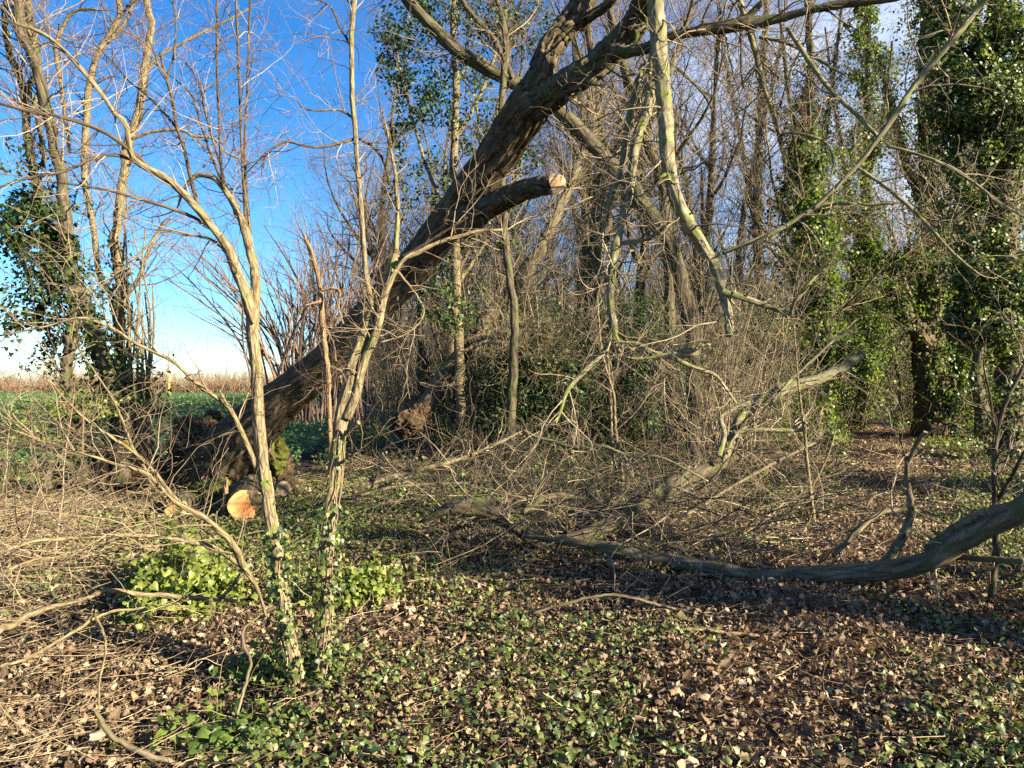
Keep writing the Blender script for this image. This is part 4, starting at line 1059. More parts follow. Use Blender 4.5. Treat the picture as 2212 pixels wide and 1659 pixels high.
rng = np.random.default_rng(701)
b = MB()
ivy_on(b, rng, np.concatenate([PL[0], PL[2]]), np.concatenate([RL[0], RL[2]]), 2400, (.045, .09), .22, t=(.12, .42), clump=.4)
ivy_on(b, rng, PL[3], RL[3], 700, (.045, .085), .2, t=(.0, .42), clump=.5)
c = px(75, 495, 10.7); n = 4600; dd_ = nrm(rng.normal(size=(n, 3))); rr = rng.uniform(.2, 1, n)**.45 * (1 + .4 * snoise(dd_, 3., 4)); Cm = c + dd_ * rr[:, None] * np.array([.62, .55, .62]); kk = snoise(Cm, 4.5, 4) + .5 * snoise(Cm, 11, 5) > -.25; n = int(kk.sum())
b.leaves(Cm[kk], dd_[kk] + rng.normal(size=(n, 3)) * .6 + np.array([0, 0, .4]), rng.uniform(.045, .095, n), IVY3, rng, curl=(0, .8), up=np.array([0, 0, -1.]))
c = px(80, 690, 10.7); n = 2600; dd_ = nrm(rng.normal(size=(n, 3))); rr = rng.uniform(.2, 1, n)**.45 * (1 + .4 * snoise(dd_, 3., 5)); Cm = c + dd_ * rr[:, None] * np.array([.5, .5, .85]); kk = snoise(Cm, 4.5, 5) + .5 * snoise(Cm, 11, 6) > -.25; n = int(kk.sum())
b.leaves(Cm[kk], dd_[kk] + rng.normal(size=(n, 3)) * .6 + np.array([0, 0, .4]), rng.uniform(.045, .095, n), IVY3, rng, curl=(0, .8), up=np.array([0, 0, -1.]))
b.build('ivy', M['ivydark'], oL)  # dark leaf colour carries the shade on this ivy mass
d2 = 11.8
o2, P2_, R2_ = drawn_tree('hazel_tree', 'tall slender hazel with a bare tan trunk right of the ivy covered tree', (262, 1030), d2, [
 ('trunk', [(265, 1035, 22), (260, 834, 20), (257, 764, 20), (260, 694, 22), (260, 623, 22), (253, 553, 22), (246, 530, 21), (250, 492, 19), (264, 387, 18), (274, 316, 17), (302, 229, 16), (313, 141, 15), (327, 53, 14), (316, 0, 12), (322, -120, 8)], (d2, d2)),
 ('stem', [(262, 760, 12), (240, 640, 13), (215, 600, 12), (197, 470, 12), (185, 400, 12), (182, 330, 14), (190, 218, 14), (204, 134, 13), (229, 91, 13), (257, 35, 12), (257, 0, 11), (262, -110, 6)], (d2 + .1, d2)),
 ('branch', [(232, 90, 9), (255, 70, 9), (272, 45, 8), (290, 0, 7), (300, -60, 5)], (d2, d2)),
 ('branch', [(150, 330, 8), (135, 200, 8), (123, 130, 9), (125, 90, 9), (140, 50, 8), (168, 22, 7), (225, 22, 4)], (d2 + .3, d2)),
 ('branch', [(285, 300, 8), (330, 285, 8), (390, 280, 7), (420, 295, 7), (460, 300, 6), (490, 330, 5), (540, 350, 3)], (d2 - .2, d2 - .2)),
 ('branch', [(312, 160, 7), (345, 120, 7), (420, 80, 6), (480, 50, 5), (540, 20, 3)], (d2, d2 + .2)),
 ('branch', [(258, 700, 9), (275, 640, 10), (300, 600, 9), (318, 553, 8), (340, 500, 6), (370, 470, 4)], (d2, d2 + .3)),
 ], 720, M['hazel'], 150, 560, (.4, 1.5), tw='redtwig')
b = MB(); rng = np.random.default_rng(721); ivy_on(b, rng, P2_[0], R2_[0], 500, (.05, .09), .12, t=(.12, .45), clump=.6); b.build('ivy', M['ivydark'], o2)
rods = []
rng = np.random.default_rng(730)
for k in range(16):
    x = 262 + k * 4.2 + rng.normal() * 3; top = rng.uniform(560, 760) if k % 4 else rng.uniform(250, 500)
    rods.append(('rod', [(x, 985, 6.5), (x + rng.normal() * 3, 850, 5.5), (x + rng.normal() * 6, (850 + top) / 2, 5), (x + rng.normal() * 14, top, 3)], (11.4 + rng.uniform(-.2, .2), 11.6)))
drawn_tree('coppice_shoots', 'clump of thin straight upright shoots growing from the cut stump on the left', (295, 1000), 11.4, rods, 731, M['hazel'], 30, 90, (.2, .7), cat='shrub')
# fan of fine arching rods behind the base of the leaning tree
rng = np.random.default_rng(740)
for gi, (cx, cy, dd, nr, x0, x1, y0, y1, lab) in enumerate([
    (650, 905, 14.0, 48, 330, 800, 500, 700, 'shrub of many fine arching rods fanned against the sky behind the leaning trunk'),
    (745, 900, 15.0, 40, 560, 880, 430, 640, 'second shrub of fine twiggy rods behind the middle of the leaning trunk')]):
    rods = []
    for k in range(nr):
        tx, ty = rng.uniform(x0, x1), rng.uniform(y0, y1)
        bx = cx + rng.normal() * 38
        rods.append([(bx, cy + rng.normal() * 8, 5), (bx * .72 + tx * .28 + rng.normal() * 8, cy * .6 + ty * .4 - 30, 4.2), (bx * .3 + tx * .7, cy * .22 + ty * .78 - 12, 3.2), (tx, ty, 1.6)])
    o = thing('willow_shrub', lab, 'shrub', gp(cx, 945))
    Ps, Rs = zip(*[line(p, (dd, dd + rng.normal() * .8), 18, .2, 7 * k) for k, p in enumerate(rods)])
    Pq, Rq = np.concatenate(Ps), np.concatenate(Rs)
    for k in range(0, nr): 
        b = MB(); b.tube(Pq[k:k + 1], Rq[k:k + 1], 5, k); b.build('rod', M['redtwig'], o)
    b = MB(); P1, R1 = kids(rng, Pq, Rq, 330, t=(.3, 1), L=(.2, .9), ang=(15, 40), wander=.12, up=.06, K=6, rs=.6, rmin=.0028); b.tube(P1, R1, 3, 1)
    P2, R2 = kids(rng, P1, R1, 420, t=(.2, 1), L=(.1, .5), ang=(15, 45), wander=.15, up=.05, K=5, rs=.7, rmin=.0024); b.tube(P2, R2, 3, 2)
    b.build('crown', M['redtwig'], o)
# low bare shrub filling the hedge line by the left edge
rng = np.random.default_rng(750)
for gi, (cx, dd, lab) in enumerate([(-40, 6.2, 'bare twiggy shrub at the left edge in front of the ivy mass'), (90, 8.6, 'bare low shrub of crossing twigs below the ivy mass'), (420, 12.5, 'scrubby dark twigs in the gap left of the torn root end')]):
    o = thing('bare_shrub', lab, 'shrub', np.append(px(cx, 0, dd)[:2], hgt(*px(cx, 0, dd)[:2])))
    n = 22 if gi < 2 else 40; bse = np.array(o.location); D = nrm(rng.normal(size=(n, 3)) * .6 + np.array([0, 0, .8 if gi < 2 else .5])); P = np.empty((n, 9, 3)); P[:, 0] = bse + rng.normal(size=(n, 3)) * np.array([.35, .3, 0])
    h = rng.uniform(1.0, 2.1, n) if gi < 2 else rng.uniform(.4, .9, n)
    for j in range(1, 9):
        D = nrm(D + .16 * rng.normal(size=(n, 3))); P[:, j] = P[:, j - 1] + D * h[:, None] / 8
    R = np.linspace(.007, .002, 9)[None] * rng.uniform(.6, 1.2, (n, 1))
    b = MB(); b.tube(P, R, 6, gi); b.build('stem', M['twig'], o)
    b = MB(); P1, R1 = kids(rng, P, R, 150, L=(.2, .7), ang=(30, 75), wander=.25, K=6, rmin=.002); b.tube(P1, R1, 4, 3)
    P2, R2 = kids(rng, P1, R1, 420, L=(.1, .35), ang=(30, 70), wander=.25, K=5, rmin=.0014); b.tube(P2, R2, 3, 4)
    b.build('crown', M['twig'], o)

# ------------------------------------------------------------------ far side of the field
o = thing('telegraph_pole', 'slim telegraph pole with a yellow lower part standing before the far hedge', 'pole', (px(365, 0, 118)[0], 118, 0))
def rawtube(pts, R, S=10, ph=.5): 
    b = MB(); b.tube(np.asarray(pts, float)[None], np.asarray(R, float)[None], S, 1, ph=ph); return b
x0 = px(365, 0, 118)[0]
M['pole'] = twigm('pole_wood', [(0, (.22, .17, .12)), (1, (.3, .24, .18))]); M['yellow'] = twigm('pole_yellow', [(0, (.5, .36, .06)), (1, (.6, .42, .08))])
rawtube([(x0, 118, -.2), (x0, 118, 4), (x0, 118, 7.6)], [.13, .12, .09]).build('shaft', M['pole'], o)
rawtube([(x0, 118, .1), (x0, 118, 1.5), (x0, 118, 3.4)], [.19, .18, .17]).build('guard', M['yellow'], o)
rawtube([(x0 - .7, 118.12, 7.1), (x0 + .7, 118.12, 7.1)], [.05, .05], 6).build('crossarm', M['pole'], o)
def hedge(label, y, xa, xb, h, seed, mat, cat='hedge'):
    rng = np.random.default_rng(seed)
    o = thing('hedge', label, cat, ((xa + xb) / 2, y, 0))
    n = int((xb - xa) * 20)
    x = rng.uniform(xa, xb, n); yy = y + rng.normal(size=n) * 1.2
    hh = h * (.55 + .35 * rng.uniform(size=n) + .18 * snoise(np.stack([x * .12, x * 0, x * 0], -1), 1.5, seed))
    K = 5; D = nrm(rng.normal(size=(n, 3)) * .3 + np.array([0, 0, 1])); P = np.empty((n, K, 3)); P[:, 0] = np.stack([x, yy, x * 0], -1)
    for j in range(1, K): D = nrm(D + .15 * rng.normal(size=(n, 3))); P[:, j] = P[:, j - 1] + D * hh[:, None] / 4
    b = MB(); b.tube(P, np.linspace(.05, .016, K)[None] * np.ones((n, 1)), 3, 1); b.build('stem', M[mat], o)
    b = MB(); P1, R1 = kids(rng, P, np.linspace(.05, .016, K)[None] * np.ones((n, 1)), n * 4, L=(.3, 1.3), ang=(20, 60), K=4, up=.1, rs=.7, rmin=.014); b.tube(P1, R1, 3, 2)
    b.build('crown', M[mat], o)
M['hedgetwig'] = twigm('hedge_twig', [(0, (.13, .075, .042)), (.5, (.23, .135, .08)), (1, (.31, .2, .12))])
hedge('bare reddish brown hedge along the far edge of the field', 150, -125, -28, 4.6, 800, 'hedgetwig')
hedge('second brown hedge line farther away behind the telegraph pole', 235, -190, -44, 8.2, 801, 'hedgetwig')

# ------------------------------------------------------------------ prototypes for the wood
def bare_tree(label, h, r, seed, mat, nl=10, n2=46, n3=230, n4=520, lean=(0, 0), twm='twig', spread=.34, group=None, loc=(0, 0, -.05), t0=.25, name='bare_tree'):
    rng = np.random.default_rng(seed)
    o = thing(name, label, 'tree', loc, group)
    K = 26; P = np.empty((1, K, 3)); P[0, 0] = np.array(loc, float); D = nrm(np.array([lean[0], lean[1], 1.]))
    for j in range(1, K):
        D = nrm(D + .07 * rng.normal(size=3) * np.array([1, 1, .3]) + np.array([0, 0, .03])); P[0, j] = P[0, j - 1] + D * h / (K - 1)
    R = r * (np.linspace(1, .1, K)**.9)[None] * (1 + .5 * np.exp(-np.linspace(0, 1, K) * 22))
    b = MB(); b.tube(P, R, 16, seed, disp=r * .07, freq=(24, 24, 4)); b.build('trunk', mat, o)
    b = MB()
    P1, R1 = kids(rng, P, R, nl, t=(t0, .95), L=(spread * h * .6, spread * h * 1.2), ang=(25, 60), wander=.12, up=.10, K=10, rs=.55, rmin=.01); b.tube(P1, R1, 7, seed + 1); b.build('limbs', mat, o)
    b = MB()
    P2, R2 = kids(rng, P1, R1, n2, t=(.15, 1), L=(spread * h * .25, spread * h * .6), ang=(25, 60), wander=.16, up=.06, K=8, rs=.6, rmin=.007); b.tube(P2, R2, 4, seed + 2)
    P3, R3 = kids(rng, np.concatenate([P2]), np.concatenate([R2]), n3, t=(.1, 1), L=(.4, 1.3), ang=(25, 60), wander=.2, up=.04, K=6, rs=.6, rmin=.005); b.tube(P3, R3, 3, seed + 3)
    P4, R4 = kids(rng, P3, R3, n4, t=(.1, 1), L=(.2, .75), ang=(20, 55), wander=.2, up=.03, K=5, rs=.7, rmin=.0038); b.tube(P4, R4, 3, seed + 4)
    b.build('crown', M[twm], o)
    return o, P, R
def coppice(label, seed, nrod=18, h=(2.5, 5.), twm='twig', group=None, ntw=260, loc=(0, 0, 0), r0=.016):
    rng = np.random.default_rng(seed)
    o = thing('coppice_shrub', label, 'shrub', loc, group)
    K = 12; D = nrm(rng.normal(size=(nrod, 3)) * np.array([.3, .3, 0]) + np.array([0, 0, 1])); P = np.empty((nrod, K, 3)); P[:, 0] = np.array(loc, float) + rng.normal(size=(nrod, 3)) * np.array([.22, .22, 0])
    H = rng.uniform(*h, nrod)
    for j in range(1, K):
        D = nrm(D + .07 * rng.normal(size=(nrod, 3))); P[:, j] = P[:, j - 1] + D * H[:, None] / (K - 1)
    R = np.linspace(r0, .004, K)[None] * rng.uniform(.5, 1.4, (nrod, 1))
    b = MB(); b.tube(P, R, 6, seed); b.build('rods', M['paletwig' if twm == 'paletwig' else 'twig'], o)
    b = MB(); P1, R1 = kids(rng, P, R, ntw, t=(.2, 1), L=(.3, 1.2), ang=(25, 75), wander=.27, up=.03, K=7, rs=.55, rmin=.0038); b.tube(P1, R1, 3, 2)
    P2, R2 = kids(rng, P1, R1, ntw * 2, t=(.1, 1), L=(.15, .7), ang=(25, 70), wander=.3, up=.0, K=6, rs=.7, rmin=.0032); b.tube(P2, R2, 3, 3)
    b.build('crown', M[twm], o)
    return o
# ------------------------------------------------------------------ named trees of the wood
def at(x, d):
    X = (x - 1106.0) / F * d
    return (X, d, float(hgt(np.array(X), np.array(d))) - .04)
drawn_tree('bent_tree', 'slim trunk bowing from the brush up and over to the left behind the leaning tree', (1500, 985), 15, [
 ('trunk', [(1500, 1000, 38), (1498, 880, 34), (1494, 745, 32), (1478, 640, 32), (1452, 540, 32), (1400, 452, 32), (1345, 378, 30), (1290, 325, 30), (1225, 255, 30), (1165, 205, 30), (1110, 178, 30), (1030, 135, 29), (965, 90, 27), (915, 35, 25), (870, -12, 24), (820, -90, 18), (780, -200, 8)], (15, 13.6)),
 ('limb', [(1108, 170, 12), (1080, 110, 13), (1050, 65, 12), (1010, 20, 11), (985, -25, 9)], (14, 14.2))], 900, M['bark'], 60, 260, (.4, 1.6))
drawn_tree('slender_tree', 'slender dark trunk rising beside the hanging branches, right of the leaning tree fork', (1440, 960), 17, [
 ('trunk', [(1452, 975, 30), (1450, 800, 26), (1446, 640, 24), (1441, 492, 22), (1430, 387, 22), (1402, 316, 22), (1378, 211, 20), (1349, 151, 18), (1325, 60, 16), (1310, -40, 12), (1300, -200, 6)], (17, 17)),
 ('limb', [(1400, 312, 12), (1420, 220, 12), (1460, 120, 11), (1490, 30, 9), (1510, -60, 6)], (17, 17))], 905, M['bark'], 90, 420, (.5, 2.))
drawn_tree('tall_grey_tree', 'grey blue upright stem in front of the holly, crossing the bowed trunk', (1085, 985), 13.4, [
 ('trunk', [(1100, 990, 22), (1110, 700, 18), (1100, 600, 17), (1088, 470, 16), (1083, 300, 15), (1085, 200, 15), (1092, 100, 14), (1084, 40, 12), (1070, -30, 10), (1070, -200, 5)], (13.4, 13.6))], 910, M['bark'], 60, 240, (.4, 1.4))
# second uprooted trunk behind, leaning parallel
o, Pz, Rz = drawn_tree('uprooted_tree', 'light brown slanting trunk overgrown with twigs behind the cut stub', (905, 950), 16, [
 ('trunk', [(905, 905, 44), (950, 830, 38), (1010, 745, 35), (1060, 680, 33), (1110, 620, 31), (1160, 545, 28), (1205, 460, 25), (1240, 380, 20), (1270, 290, 14), (1300, 200, 6)], (16, 16.6), 'deadwood'),
 ('branch', [(1010, 735, 14), (1080, 730, 14), (1110, 738, 12)], (15.8, 15.4), 'deadwood'),
 ('branch', [(1000, 760, 10), (1050, 738, 10), (1110, 745, 9), (1180, 760, 7)], (15.7, 15.2), 'paletwig'),
 ('branch', [(1010, 790, 8), (1040, 770, 9), (1110, 775, 8), (1190, 788, 6), (1240, 795, 3)], (15.7, 15.2), 'paletwig')], 915, M['deadwood'], 300, 1100, (.4, 1.6), tw='paletwig', up=.04)
b = MB(); b.lump(px(885, 912, 15.6), (.32, .3, .24), 51, amp=.25, freq=2.2, nu=80, nv=54, fine=.12); b.lump(px(912, 900, 15.8), (.24, .24, .22), 52, amp=.22, freq=2.4, nu=70, nv=44, fine=.12); b.build('root_plate', M['root'], o)
drawn_tree('dead_stump', 'dark broken upright stump standing right behind the far root heap', (925, 925), 17, [
 ('trunk', [(925, 930, 30), (918, 850, 26), (914, 790, 24), (912, 760, 10)], (17, 17)), ('branch', [(914, 800, 10), (905, 700, 9), (912, 600, 8), (930, 480, 5)], (17, 17))], 918, M['bark'], 40, 150, (.3, 1.2), cat='stump')

def leaf_mass(mb, rng, c, rad, n, size, tpl, seed, flat=.4, hole=.0):
    d = nrm(rng.normal(size=(n, 3)))
    r = rng.uniform(.15, 1, n)**.45 * (1 + .35 * snoise(d, 2.8, seed))
    C = np.asarray(c) + d * r[:, None] * np.asarray(rad)
    k = snoise(C, 2.6 / max(rad) * 1.6, seed + 1) + .5 * snoise(C, 7 / max(rad), seed + 2) > -.25 + hole
    C, d = C[k], d[k]; n = len(C)
    mb.leaves(C, d * .5 + rng.normal(size=(n, 3)) * .6 + np.array([.1, -.1, .4]), rng.uniform(*size, n), tpl, rng, curl=(0, .6))
# holly
rng = np.random.default_rng(920); dh = 15.6
o, Ph, Rh = drawn_tree('holly_tree', 'tall open evergreen with small glossy leaves behind the fork of the leaning tree', (1000, 960), dh, [
 ('trunk', [(1000, 965, 22), (990, 760, 20), (985, 560, 19), (980, 380, 17), (985, 200, 14), (978, 60, 11), (985, -80, 8), (985, -200, 4)], (dh, dh)),
 ('limb', [(985, 480, 9), (930, 380, 8), (890, 250, 7), (860, 130, 5), (840, 40, 3)], (dh, dh)), ('limb', [(985, 300, 9), (1040, 200, 8), (1080, 80, 7), (1100, -40, 4)], (dh, dh + .5)), ('limb', [(985, 620, 9), (1050, 520, 8), (1110, 400, 7), (1140, 300, 4)], (dh, dh + .4))], 921, M['hazel'], 90, 420, (.4, 1.4))
b = MB()
for k, (x, y, rx, rz, n) in enumerate([(865, 60, .7, .75, 520), (950, 30, .8, .7, 560), (1060, 40, .8, .6, 480), (1150, 60, .6, .6, 300), (900, 200, .6, .7, 460), (880, 310, .5, .5, 320), (985, 200, .8, .8, 520), (930, 390, .6, .6, 330), (1040, 300, .7, .6, 380), (1120, 330, .5, .5, 220), (870, 420, .4, .4, 180), (1000, 500, .8, .7, 420), (930, 560, .6, .6, 260), (1085, 500, .6, .6, 260), (850, 150, .4, .5, 220), (960, 660, .8, .7, 420)]):
    leaf_mass(b, rng, px(x, y, dh + rng.uniform(-.6, .8)), (rx, .8, rz), int(n * 3.2), (.05, .095), OVAL, 930 + k, hole=.1)
b.build('leaves', M['holly'], o)
# dark evergreen thicket in the middle
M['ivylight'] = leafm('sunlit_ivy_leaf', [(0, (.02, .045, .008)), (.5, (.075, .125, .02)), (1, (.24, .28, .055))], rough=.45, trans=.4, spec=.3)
rng = np.random.default_rng(940)
for k, (x, dd, rx, rz, z, n, lab) in enumerate([(1180, 15.6, 1.4, 1.5, 1.35, 12000, 'dark glossy evergreen bush low in the middle of the wood'), (1350, 16.4, 1.4, 1.75, 1.6, 11000, 'dark evergreen bush right of the middle one, behind the hanging branches'), (1080, 19.5, 1.2, 2.1, 2.4, 7500, 'upright evergreen bush behind the slanting light brown trunk'), (1545, 18, 1.5, 2.0, 2.0, 10000, 'olive green bush behind the snapped hanging branch'), (985, 21, 1.0, 1.3, 1.5, 3000, 'small evergreen bush behind the far root heap'),
   (1665, 22, 1.2, 2.3, 2.4, 9000, 'tall yellow green leafy bush left of the ivy column'), (1835, 25, 1.4, 2.4, 3.2, 9000, 'yellow green leafy bush between the ivy column and the massive trunk'), (2125, 21.5, 1.1, 1.7, 1.4, 7500, 'yellow green leafy bush right of the massive trunk'), (1945, 31, 2.0, 2.6, 4.2, 9000, 'leafy growth high behind the left fork of the massive trunk')]):
    l0 = at(x, dd); o = thing('evergreen_bush', lab, 'bush', l0)
    n0 = 16; D = nrm(rng.normal(size=(n0, 3)) * .45 + np.array([0, 0, 1])); K = 8; P = np.empty((n0, K, 3)); P[:, 0] = np.array(l0) + rng.normal(size=(n0, 3)) * np.array([.3, .3, 0])
    for j in range(1, K): D = nrm(D + .12 * rng.normal(size=(n0, 3))); P[:, j] = P[:, j - 1] + D * (z + rz) / K
    b = MB(); b.tube(P, np.linspace(.02, .006, K)[None] * np.ones((n0, 1)), 6, k); b.build('stems', M['bark'], o)
    b = MB(); leaf_mass(b, rng, np.array(l0) + [0, 0, z], (rx, .9, rz), n, (.05, .1), OVAL, 950 + k, hole=-.1); b.build('leaves', M['holly'] if k < 3 or k == 4 else (M['under'] if k == 3 else M['ivylight']), o)

# ivy covered trunks on the right
def ivy_tree(name, label, base_px, mains, seed, mat, ivy, n1=60, n2=260, masses=(), leafmat='ivy', size=(.06, .11), L=(.5, 1.8), loc=None):
    o, PP, RR = drawn_tree(name, label, base_px, 0, mains, seed, mat, n1, n2, L, loc=loc, up=.05)
    rng = np.random.default_rng(seed + 50); b = MB()
    for (k, n, spread, t, sd) in ivy:
        ivy_on(b, rng, PP[k], RR[k], int(n * 2.1), size, spread, t=t, clump=.45, side=sd)
    for k, (x, y, dd, rx, rz, n) in enumerate(masses):
        leaf_mass(b, rng, px(x, y, dd), (rx, rx * .9, rz), int(n * 3.4), (size[0] * 1.15, size[1] * 1.2), IVY, seed + 60 + k)
    b.build('ivy', M[leafmat], o)
    return o, PP, RR
rgt = np.array([.9, 0, 0.])
ivy_tree('big_ivy_tree', 'massive brown trunk with a limb stub and ivy down its right side beside the path', (2015, 938), [
 ('trunk', [(2015, 948, 88), (2014, 900, 72), (2011, 799, 70), (2017, 729, 66), (2019, 676, 62), (2012, 560, 46), (2009, 460, 42), (2008, 300, 40), (2004, 150, 38), (2004, 0, 34), (2000, -160, 26), (2000, -400, 10)], (23, 23), 'bigbark'),
 ('limb_stub', [(2000, 745, 40), (1980, 712, 38), (1960, 692, 34), (1944, 674, 26), (1940, 664, 8)], (22.8, 22.4), 'bigbark'),
 ('limb', [(2035, 780, 22), (2080, 752, 20), (2120, 720, 18), (2150, 690, 14), (2165, 675, 8)], (23, 22.6), 'bark'),
 ('limb', [(2012, 500, 22), (1985, 420, 20), (1950, 330, 18), (1925, 230, 14), (1900, 120, 8)], (23, 23.4), 'bark')], 1000, M['bark'],
 [(0, 2600, .3, (.03, .3), rgt), (0, 2600, .35, (.22, .75), None), (1, 260, .25, (.5, 1), None), (3, 900, .4, (0, 1), None)], 80, 360,
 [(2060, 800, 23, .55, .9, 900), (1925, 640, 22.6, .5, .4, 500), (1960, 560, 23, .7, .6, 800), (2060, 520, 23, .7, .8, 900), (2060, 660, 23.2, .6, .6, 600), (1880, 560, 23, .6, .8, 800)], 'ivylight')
ivy_tree('ivy_clad_tree', 'tall dark tree thickly wrapped in glossy ivy at the right edge', None, [
 ('trunk', [(2175, 1010, 70), (2180, 880, 60), (2188, 760, 56), (2170, 600, 54), (2160, 420, 50), (2152, 210, 46), (2150, 0, 40), (2150, -200, 30), (2150, -420, 10)], (16, 16), 'bigbark'),
 ('limb', [(2160, 330, 22), (2100, 230, 20), (2060, 120, 16), (2040, 0, 12), (2030, -100, 6)], (16, 16), 'bark'), ('limb', [(2165, 250, 22), (2220, 150, 18), (2270, 20, 12), (2300, -100, 6)], (16, 15.5), 'bark')], 1020, M['bark'],
 [(0, 7500, .42, (.0, 1), None), (1, 1500, .35, (0, 1), None), (2, 1500, .4, (0, 1), None)], 60, 200,
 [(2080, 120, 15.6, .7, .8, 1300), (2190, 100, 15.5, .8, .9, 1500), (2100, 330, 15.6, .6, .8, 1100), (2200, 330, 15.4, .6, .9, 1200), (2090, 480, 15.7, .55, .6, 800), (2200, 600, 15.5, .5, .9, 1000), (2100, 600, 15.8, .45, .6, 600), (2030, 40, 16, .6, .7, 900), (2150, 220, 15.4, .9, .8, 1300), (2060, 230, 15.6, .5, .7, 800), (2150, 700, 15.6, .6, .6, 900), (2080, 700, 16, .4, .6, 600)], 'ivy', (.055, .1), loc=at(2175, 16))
for k, (x, d, pts, w, nl, sp, lab, lm, masses) in enumerate([
 (1780, 19.5, [(1785, 0), (1775, -130), (1765, -280), (1768, -430), (1755, -600), (1745, -800)], 26, 3800, .3, 'ivy covered column of a trunk behind the tip of the mossy bough', 'ivylight', [(1760, 470, 19.5, .7, .8, 1100), (1770, 640, 19.3, .5, .8, 900), (1800, 740, 19.3, .4, .5, 500), (1740, 330, 19.6, .6, .7, 800), (1860, 780, 19, .35, .5, 420)]),
 (1880, 27, [(1860, 0), (1868, -130), (1872, -350), (1868, -520), (1872, -720), (1880, -1000)], 28, 3400, .45, 'tall ivy covered trunk between the ivy column and the massive trunk', 'ivylight', [(1868, 130, 27, .8, 1.4, 1100), (1860, 40, 27, .7, .8, 700), (1880, 300, 27, .9, 1.1, 900), (1850, 480, 27, 1., 1., 900), (1870, 640, 27, .9, .9, 800)]),
 (1735, 24, [(1738, 0), (1742, -200), (1735, -420), (1742, -600), (1750, -820), (1740, -1000)], 34, 3200, .4, 'thick pale barked tree with ivy to half height, left of the ivy column', 'ivydark', [(1740, 250, 24, .7, 1., 800), (1720, 420, 24, .8, 1., 900)]),
 (1640, 30, [(1640, 0), (1650, -200), (1635, -400), (1640, -640), (1650, -800), (1660, -1000)], 26, 1500, .4, 'slimmer ivy flecked trunk behind the top of the dangling branch', 'ivydark', []),
 (2120, 30, [(2120, 0), (2110, -250), (2100, -480), (2105, -700), (2110, -1000)], 34, 2600, .5, 'ivy clad trunk seen between the massive trunk and the right edge tree', 'ivydark', [(2110, 560, 30, 1., 1.2, 900), (2130, 760, 30, .8, .8, 700)])]):
    yb = 829.5 + EYE * F / d
    ml = [('trunk', [(px_, yb + dy, w * (1.25 if j == 0 else 1 - .13 * j)) for j, (px_, dy) in enumerate(pts)], (d, d)),
          ('limb', [(pts[2][0], yb + pts[2][1], w * .4), (pts[2][0] + 40 * (-1)**k, yb + pts[3][1], w * .35), (pts[2][0] + 70 * (-1)**k, yb + pts[4][1], w * .25), (pts[2][0] + 90 * (-1)**k, yb + pts[4][1] - 150, w * .1)], (d, d + .6)),
          ('limb', [(pts[3][0], yb + pts[3][1], w * .35), (pts[3][0] - 35 * (-1)**k, yb + pts[3][1] - 120, w * .3), (pts[3][0] - 60 * (-1)**k, yb + pts[4][1] - 120, w * .15)], (d, d - .6))]
    ivy_tree('ivy_clad_tree', lab, None, ml, 1040 + k * 7, M['bark'], [(0, nl, sp, (.02, .8), None), (1, 300, .3, (0, .8), None)], 110, 520, masses, lm, (.06, .12), (.5, 2.2), loc=at(x, d))
# unseen trees of the same wood, added right of the view for their shade
for k, (x, y, h, r, zc, rc, n, lab) in enumerate([(7.0, 2.4, 4.5, .06, 2.9, .75, 1300, 'unseen small bushy tree added on the right for dappled shade, beside the leafy ivy bush'), (8.3, 3.7, 8, .13, 6.2, .9, 900, 'unseen slim tree added on the right for its shade, nearest the camera'), (11.5, 5.6, 10, .2, 6.5, 1.2, 2600, 'unseen ivy trunk added on the right for its shade, second from the camera'), (15, 7.6, 11, .22, 6., 1.5, 3000, 'unseen ivy trunk added on the right for its shade, farthest from the camera')]):
    o = thing('ivy_clad_tree', lab, 'tree', (x, y, 0)); rng = np.random.default_rng(1080 + k)
    Pq = spline(np.array([(x, y, -.05), (x + .1, y, h * .3), (x - .1, y + .1, h * .65), (x, y, h)]), 40)[None]; Rq = (r * np.linspace(1.1, .15, 40))[None]
    b = MB(); b.tube(Pq, Rq, 16, k, disp=.012); b.build('trunk', M['bark'], o)
    b = MB(); P1, R1 = kids(rng, Pq, Rq, 26, t=(.3, 1), L=(.8, 2.6), ang=(30, 70), wander=.14, up=.08, K=8, rs=.45, rmin=.006); b.tube(P1, R1, 5, 1)
    P2, R2 = kids(rng, P1, R1, 200, L=(.4, 1.2), K=5, rmin=.003); b.tube(P2, R2, 3, 2); b.build('crown', M['twig'], o)
    b = MB(); ivy_on(b, rng, Pq, Rq, 1500, (.06, .1), .15, t=(0, .7), clump=.5); leaf_mass(b, rng, (x, y, zc), (rc, rc, rc * 1.2), n, (.06, .12), IVY, 3 + k); b.build('ivy', M['ivydark'], o)
rng = np.random.default_rng(1090)  # unseen bushes added to throw shadow bands across the ground in view
for k, (x, y, r3, n, lab) in enumerate([(6.3, 3.5, (1.1, .8, 2.2), 4200, 'unseen leafy ivy bush added on the right for its shadow, nearest the camera'), (10.4, 9.0, (1.6, .8, 3.0), 8000, 'unseen leafy ivy bush added on the right for its shadow, farther from the camera')]):
    o = thing('ivy_bush', lab, 'bush', (x, y, 0)); b = MB(); leaf_mass(b, rng, (x, y, r3[2] * .5), (r3[0], r3[1], r3[2] * .55), n, (.06, .12), IVY, 9 + k); b.build('leaves', M['ivydark'], o)
